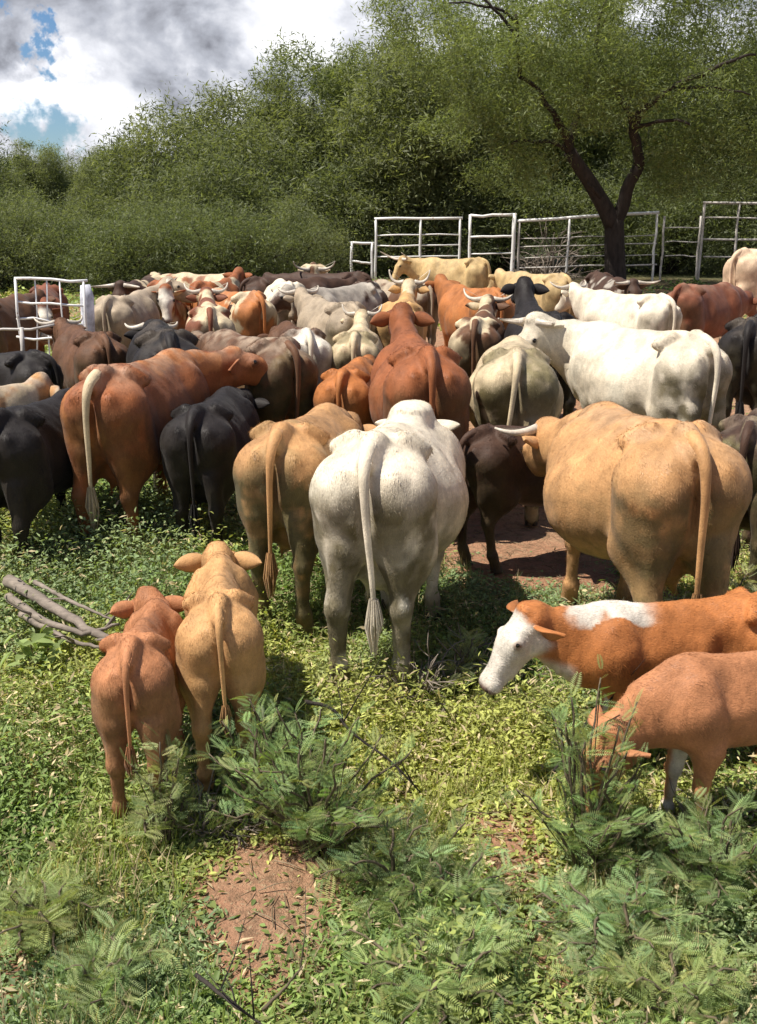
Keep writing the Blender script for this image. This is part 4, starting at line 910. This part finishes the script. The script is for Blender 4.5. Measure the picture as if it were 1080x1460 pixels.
# feathery mesquite saplings
def sapling(px, py, Ht, Wd, nb, label, seed, tint=(.075, .135, .070), lean=(0, 0)):
    r = np.random.default_rng(seed); base = gp(px, py); root = empty('mesquite_sapling', (base.x, base.y, float(gz(np.array([base.x]), np.array([base.y]))[0]))); tag(root, label, 'sapling', 'feathery mesquite saplings in the weeds')
    st = MB(); T = []; Rm = []
    for k in range(nb):
        a = r.uniform(0, 6.28); rr = r.uniform(.25, 1) * Wd; end = np.array([math.cos(a) * rr + lean[0], math.sin(a) * rr + lean[1], Ht * r.uniform(.35, 1.0) * (1.1 - .5 * rr / Wd)])
        P = limb(st, (r.normal() * .02, r.normal() * .02, -.02), end, .010, .003, .16 * Wd + .04, r, 10, 5)
        for i in range(2, 10):
            for j in range(3):
                p = P[i] * r.uniform(.93, 1.04); d = P[min(i + 1, 9)] - P[i - 1]; d /= np.linalg.norm(d) + 1e-6
                s_ = np.cross(d, (0, 0, 1)); s_ /= np.linalg.norm(s_) + 1e-6; dv = d * r.uniform(-.1, .9) + s_ * r.choice((-1, 1)) * r.uniform(.4, 1) + np.array([0, 0, r.uniform(-.25, .45)]); dv /= np.linalg.norm(dv)
                up = np.array([0, 0, 1.]) + r.normal(size=3) * .9; y_ = np.cross(up, dv); y_ /= np.linalg.norm(y_) + 1e-6; z_ = np.cross(dv, y_)
                T.append(p); Rm.append(np.stack([dv, y_, z_], 1))
    T = np.array(T); Rm = np.array(Rm)
    tv = []; tq = []; m = 13
    for i in range(m):
        x = .10 + .9 * i / m; ln = .17 * math.sin(math.pi * (.15 + .8 * i / m)) + .05; dz = -.18 * x * x
        for s in (-1, 1):
            b = len(tv); tv += [(x, 0, dz), (x + .05 - .018, s * ln * .5, dz + .02), (x + .10, s * ln, dz), (x + .05 + .026, s * ln * .5, dz + .02)]; tq.append((b, b + 1, b + 2, b + 3) if s < 0 else (b, b + 3, b + 2, b + 1))
    mb = MB(); n = len(T); tn = r.uniform(0, 1, (n, 1)) ** 2 * .5; col = (np.array(tint) * (1 - tn) + np.array((.15, .15, .06)) * tn) * np.array((2.9, 2.6, 2.1)) * r.uniform(.6, 1.5, (n, 1)) * (1 + r.normal(size=(n, 3)) * .05)
    scatter(mb, tv, tq, Rm, T, .085 * r.uniform(.65, 1.3, n), np.clip(col, .01, .5))
    link('foliage', mb.mesh('foliage', M_LEAF, smooth=False), root); link('stems', st.mesh('stems', M_STEM), root)
SP = [(455, 1200, .74, .44, 38, 'largest feathery sapling, right of the golden tan calf', 1, (.075, .125, .062)),
      (375, 1165, .66, .28, 22, 'blue green feathery sapling brushing the legs of the golden tan calf', 2, (.085, .14, .075)),
      (560, 1260, .36, .36, 22, 'dark low feathery sapling just below the largest one', 3, (.05, .085, .045)),
      (232, 1200, .52, .16, 14, 'small feathery sapling in front of the rust calf', 4, (.10, .14, .08)),
      (838, 1235, .86, .30, 30, 'tall feathery sapling in front of the two red calves at right', 5, (.075, .125, .06)),
      (915, 1100, .60, .15, 14, 'slender feathery sapling between the two red calves', 6, (.07, .125, .06)),
      (1010, 1270, .46, .34, 26, 'feathery sapling under the belly of the grazing calf', 7, (.075, .12, .065)),
      (880, 1330, .24, .34, 24, 'spreading feathery sapling in front of the grazing calf', 8, (.08, .13, .075)),
      (150, 1410, .20, .24, 16, 'feathery sapling left of the bare reddish patch, near the bottom', 9, (.085, .13, .07)),
      (630, 1420, .28, .36, 28, 'wide feathery sapling at the bottom centre', 10, (.09, .14, .07)),
      (60, 1330, .22, .24, 14, 'feathery sapling at the bottom left corner', 11, (.09, .125, .06)),
      (960, 1430, .24, .34, 24, 'feathery sapling at the bottom right corner', 12, (.095, .135, .065)),
      (660, 1290, .26, .26, 16, 'low feathery sprigs beside the narrow bare path', 14, (.085, .135, .08)),
      (660, 985, .40, .18, 12, 'grey green sapling in front of the belly of the big cream cow', 16, (.09, .115, .07)),
      (1050, 905, .55, .24, 16, 'grey green feathery bush behind the white faced calf', 15, (.12, .145, .10))]
for a in SP: sapling(*a[:6], a[6], a[7])
# dead brush, fallen branches, bare twigs
p = gp(600, 1000); brush('dead_brush', (p.x, p.y, 0), 42, .42, .009, M_DEAD, 'grey tangle of dead twigs at the feet of the big cream cow', 'brush', 8, .7, .9)
p = gp(680, 975); brush('dead_brush', (p.x, p.y, 0), 36, .34, .008, M_DEAD, 'grey dead twigs in front of the white calf face', 'brush', 9, .8, .7)
p = gp(1010, 1200); brush('dead_brush', (p.x, p.y, 0), 40, .34, .007, M_DEAD, 'dry twigs behind the front leg of the grazing calf', 'brush', 10, .8, .8)
p = gp(290, 1180); brush('dead_brush', (p.x, p.y, 0), 26, .30, .007, M_DEAD, 'dry twigs beside the hind feet of the rust calf', 'brush', 11, .8, .8)
p = gp(830, 1000); brush('dead_brush', (p.x, p.y, 0), 14, .38, .006, M_DEAD, 'thin pale twigs rising against the tan cow', 'brush', 12, .6, 1.4)
def branch(pts, rad, label, mat, name='fallen_branch', cat='branch', group=None, twigs=4, seed=0):
    r = np.random.default_rng(seed); P = np.array([tuple(gp(x, y, z)) for x, y, z in pts]); o0 = P[0].copy(); o0[2] = 0; P = P - o0
    t = np.linspace(0, len(P) - 1, 16); Q = np.stack([np.interp(t, range(len(P)), P[:, k]) for k in range(3)], 1); Q[1:-1] = (Q[:-2] + Q[1:-1] + Q[2:]) / 3; Q[1:-1] += r.normal(size=(14, 3)) * rad * .13
    mb = MB(); v, q = tube(Q, np.linspace(rad, rad * .35, 16), 8); mb.add(v, q)
    for k in range(twigs):
        i = r.integers(4, 15); d = r.normal(size=3) * .12; d[2] = abs(d[2]); v, q = tube([Q[i], Q[i] + d * .5 + r.normal(size=3) * .01, Q[i] + d], [rad * .4, rad * .3, rad * .1], 5); mb.add(v, q)
    o = link(name, mb.mesh(name, mat), None, tuple(o0)); tag(o, label, cat, group)
branch([(12, 828, .30), (70, 862, .26), (140, 905, .22), (200, 930, .16)], .042, 'thick grey fallen branch behind the rust calf, upper one of the pile', M_DEAD, seed=1, twigs=1)
branch([(12, 850, .26), (60, 885, .24), (120, 905, .22), (170, 890, .24)], .026, 'grey fallen branch lying just below the thick one at left', M_DEAD, seed=2, twigs=2)
branch([(50, 830, .30), (110, 862, .30), (165, 885, .26)], .016, 'thin grey fallen branch across the top of the pile at left', M_DEAD, seed=3, twigs=2)
branch([(30, 876, .22), (95, 912, .20), (150, 925, .18)], .022, 'lowest grey fallen branch of the pile at left', M_DEAD, seed=4, twigs=2)
branch([(435, 1000, .42), (475, 1008, .40), (500, 1045, .32), (560, 1085, .22), (600, 1130, .1)], .009, 'dark bare curved twig arching out of the largest sapling', M_BARK, 'bare_branch', seed=5)
branch([(280, 1390, .10), (330, 1430, .14), (375, 1462, .12)], .008, 'dark bare twig at the bottom edge', M_BARK, 'bare_branch', seed=6)
branch([(375, 1440, .05), (405, 1410, .12), (432, 1378, .2)], .007, 'short grey green twig slanting up near the bottom', M_STEM, 'bare_branch', seed=7, twigs=1)
branch([(790, 1100, .2), (850, 1010, .4), (905, 975, .5)], .007, 'thin bare stem between the two red calves', M_BARK, 'bare_branch', seed=8)
# broad-leaved weed
p = gp(58, 975); root = empty('broad_leaf_weed', (p.x, p.y, 0)); tag(root, 'light green plant with broad pale leaves at the left edge below the fallen branches', 'plant')
mb = MB(); n = 60; u = rng.random(n); aa = rng.uniform(0, 6.28, n); T = np.stack([np.cos(aa) * .13 * u, np.sin(aa) * .13 * u, .06 + .24 * rng.random(n)], 1)
scatter(mb, *LEAF2, rots(n, .5, .35), T, .085 * rng.uniform(.6, 1.4, n), np.array((.26, .33, .12)) * rng.uniform(.7, 1.3, (n, 1)))
link('leaves', mb.mesh('leaves', M_LEAF, smooth=False), root); st = MB()
for k in range(10): limb(st, (0, 0, -.02), T[k] , .005, .003, .03, np.random.default_rng(k), 6, 5)
link('stems', st.mesh('stems', M_STEM), root)
# stone
p = gp(995, 1228, .02); v, q = sphere_np((0, 0, 0), 1, 10, 14); v = np.array(v) * (.05, .035, .024); v = v * (1 + (fbm(v * 40, 2) - .5)[:, None] * .5)
o = link('stone', mesh_np('stone', v, q, M_ROCK), None, (p.x, p.y, .05)); tag(o, 'pale flat stone on the ground below the grazing calf', 'stone')
for o in bpy.data.objects:
    if '_o' in o: del o['_o']
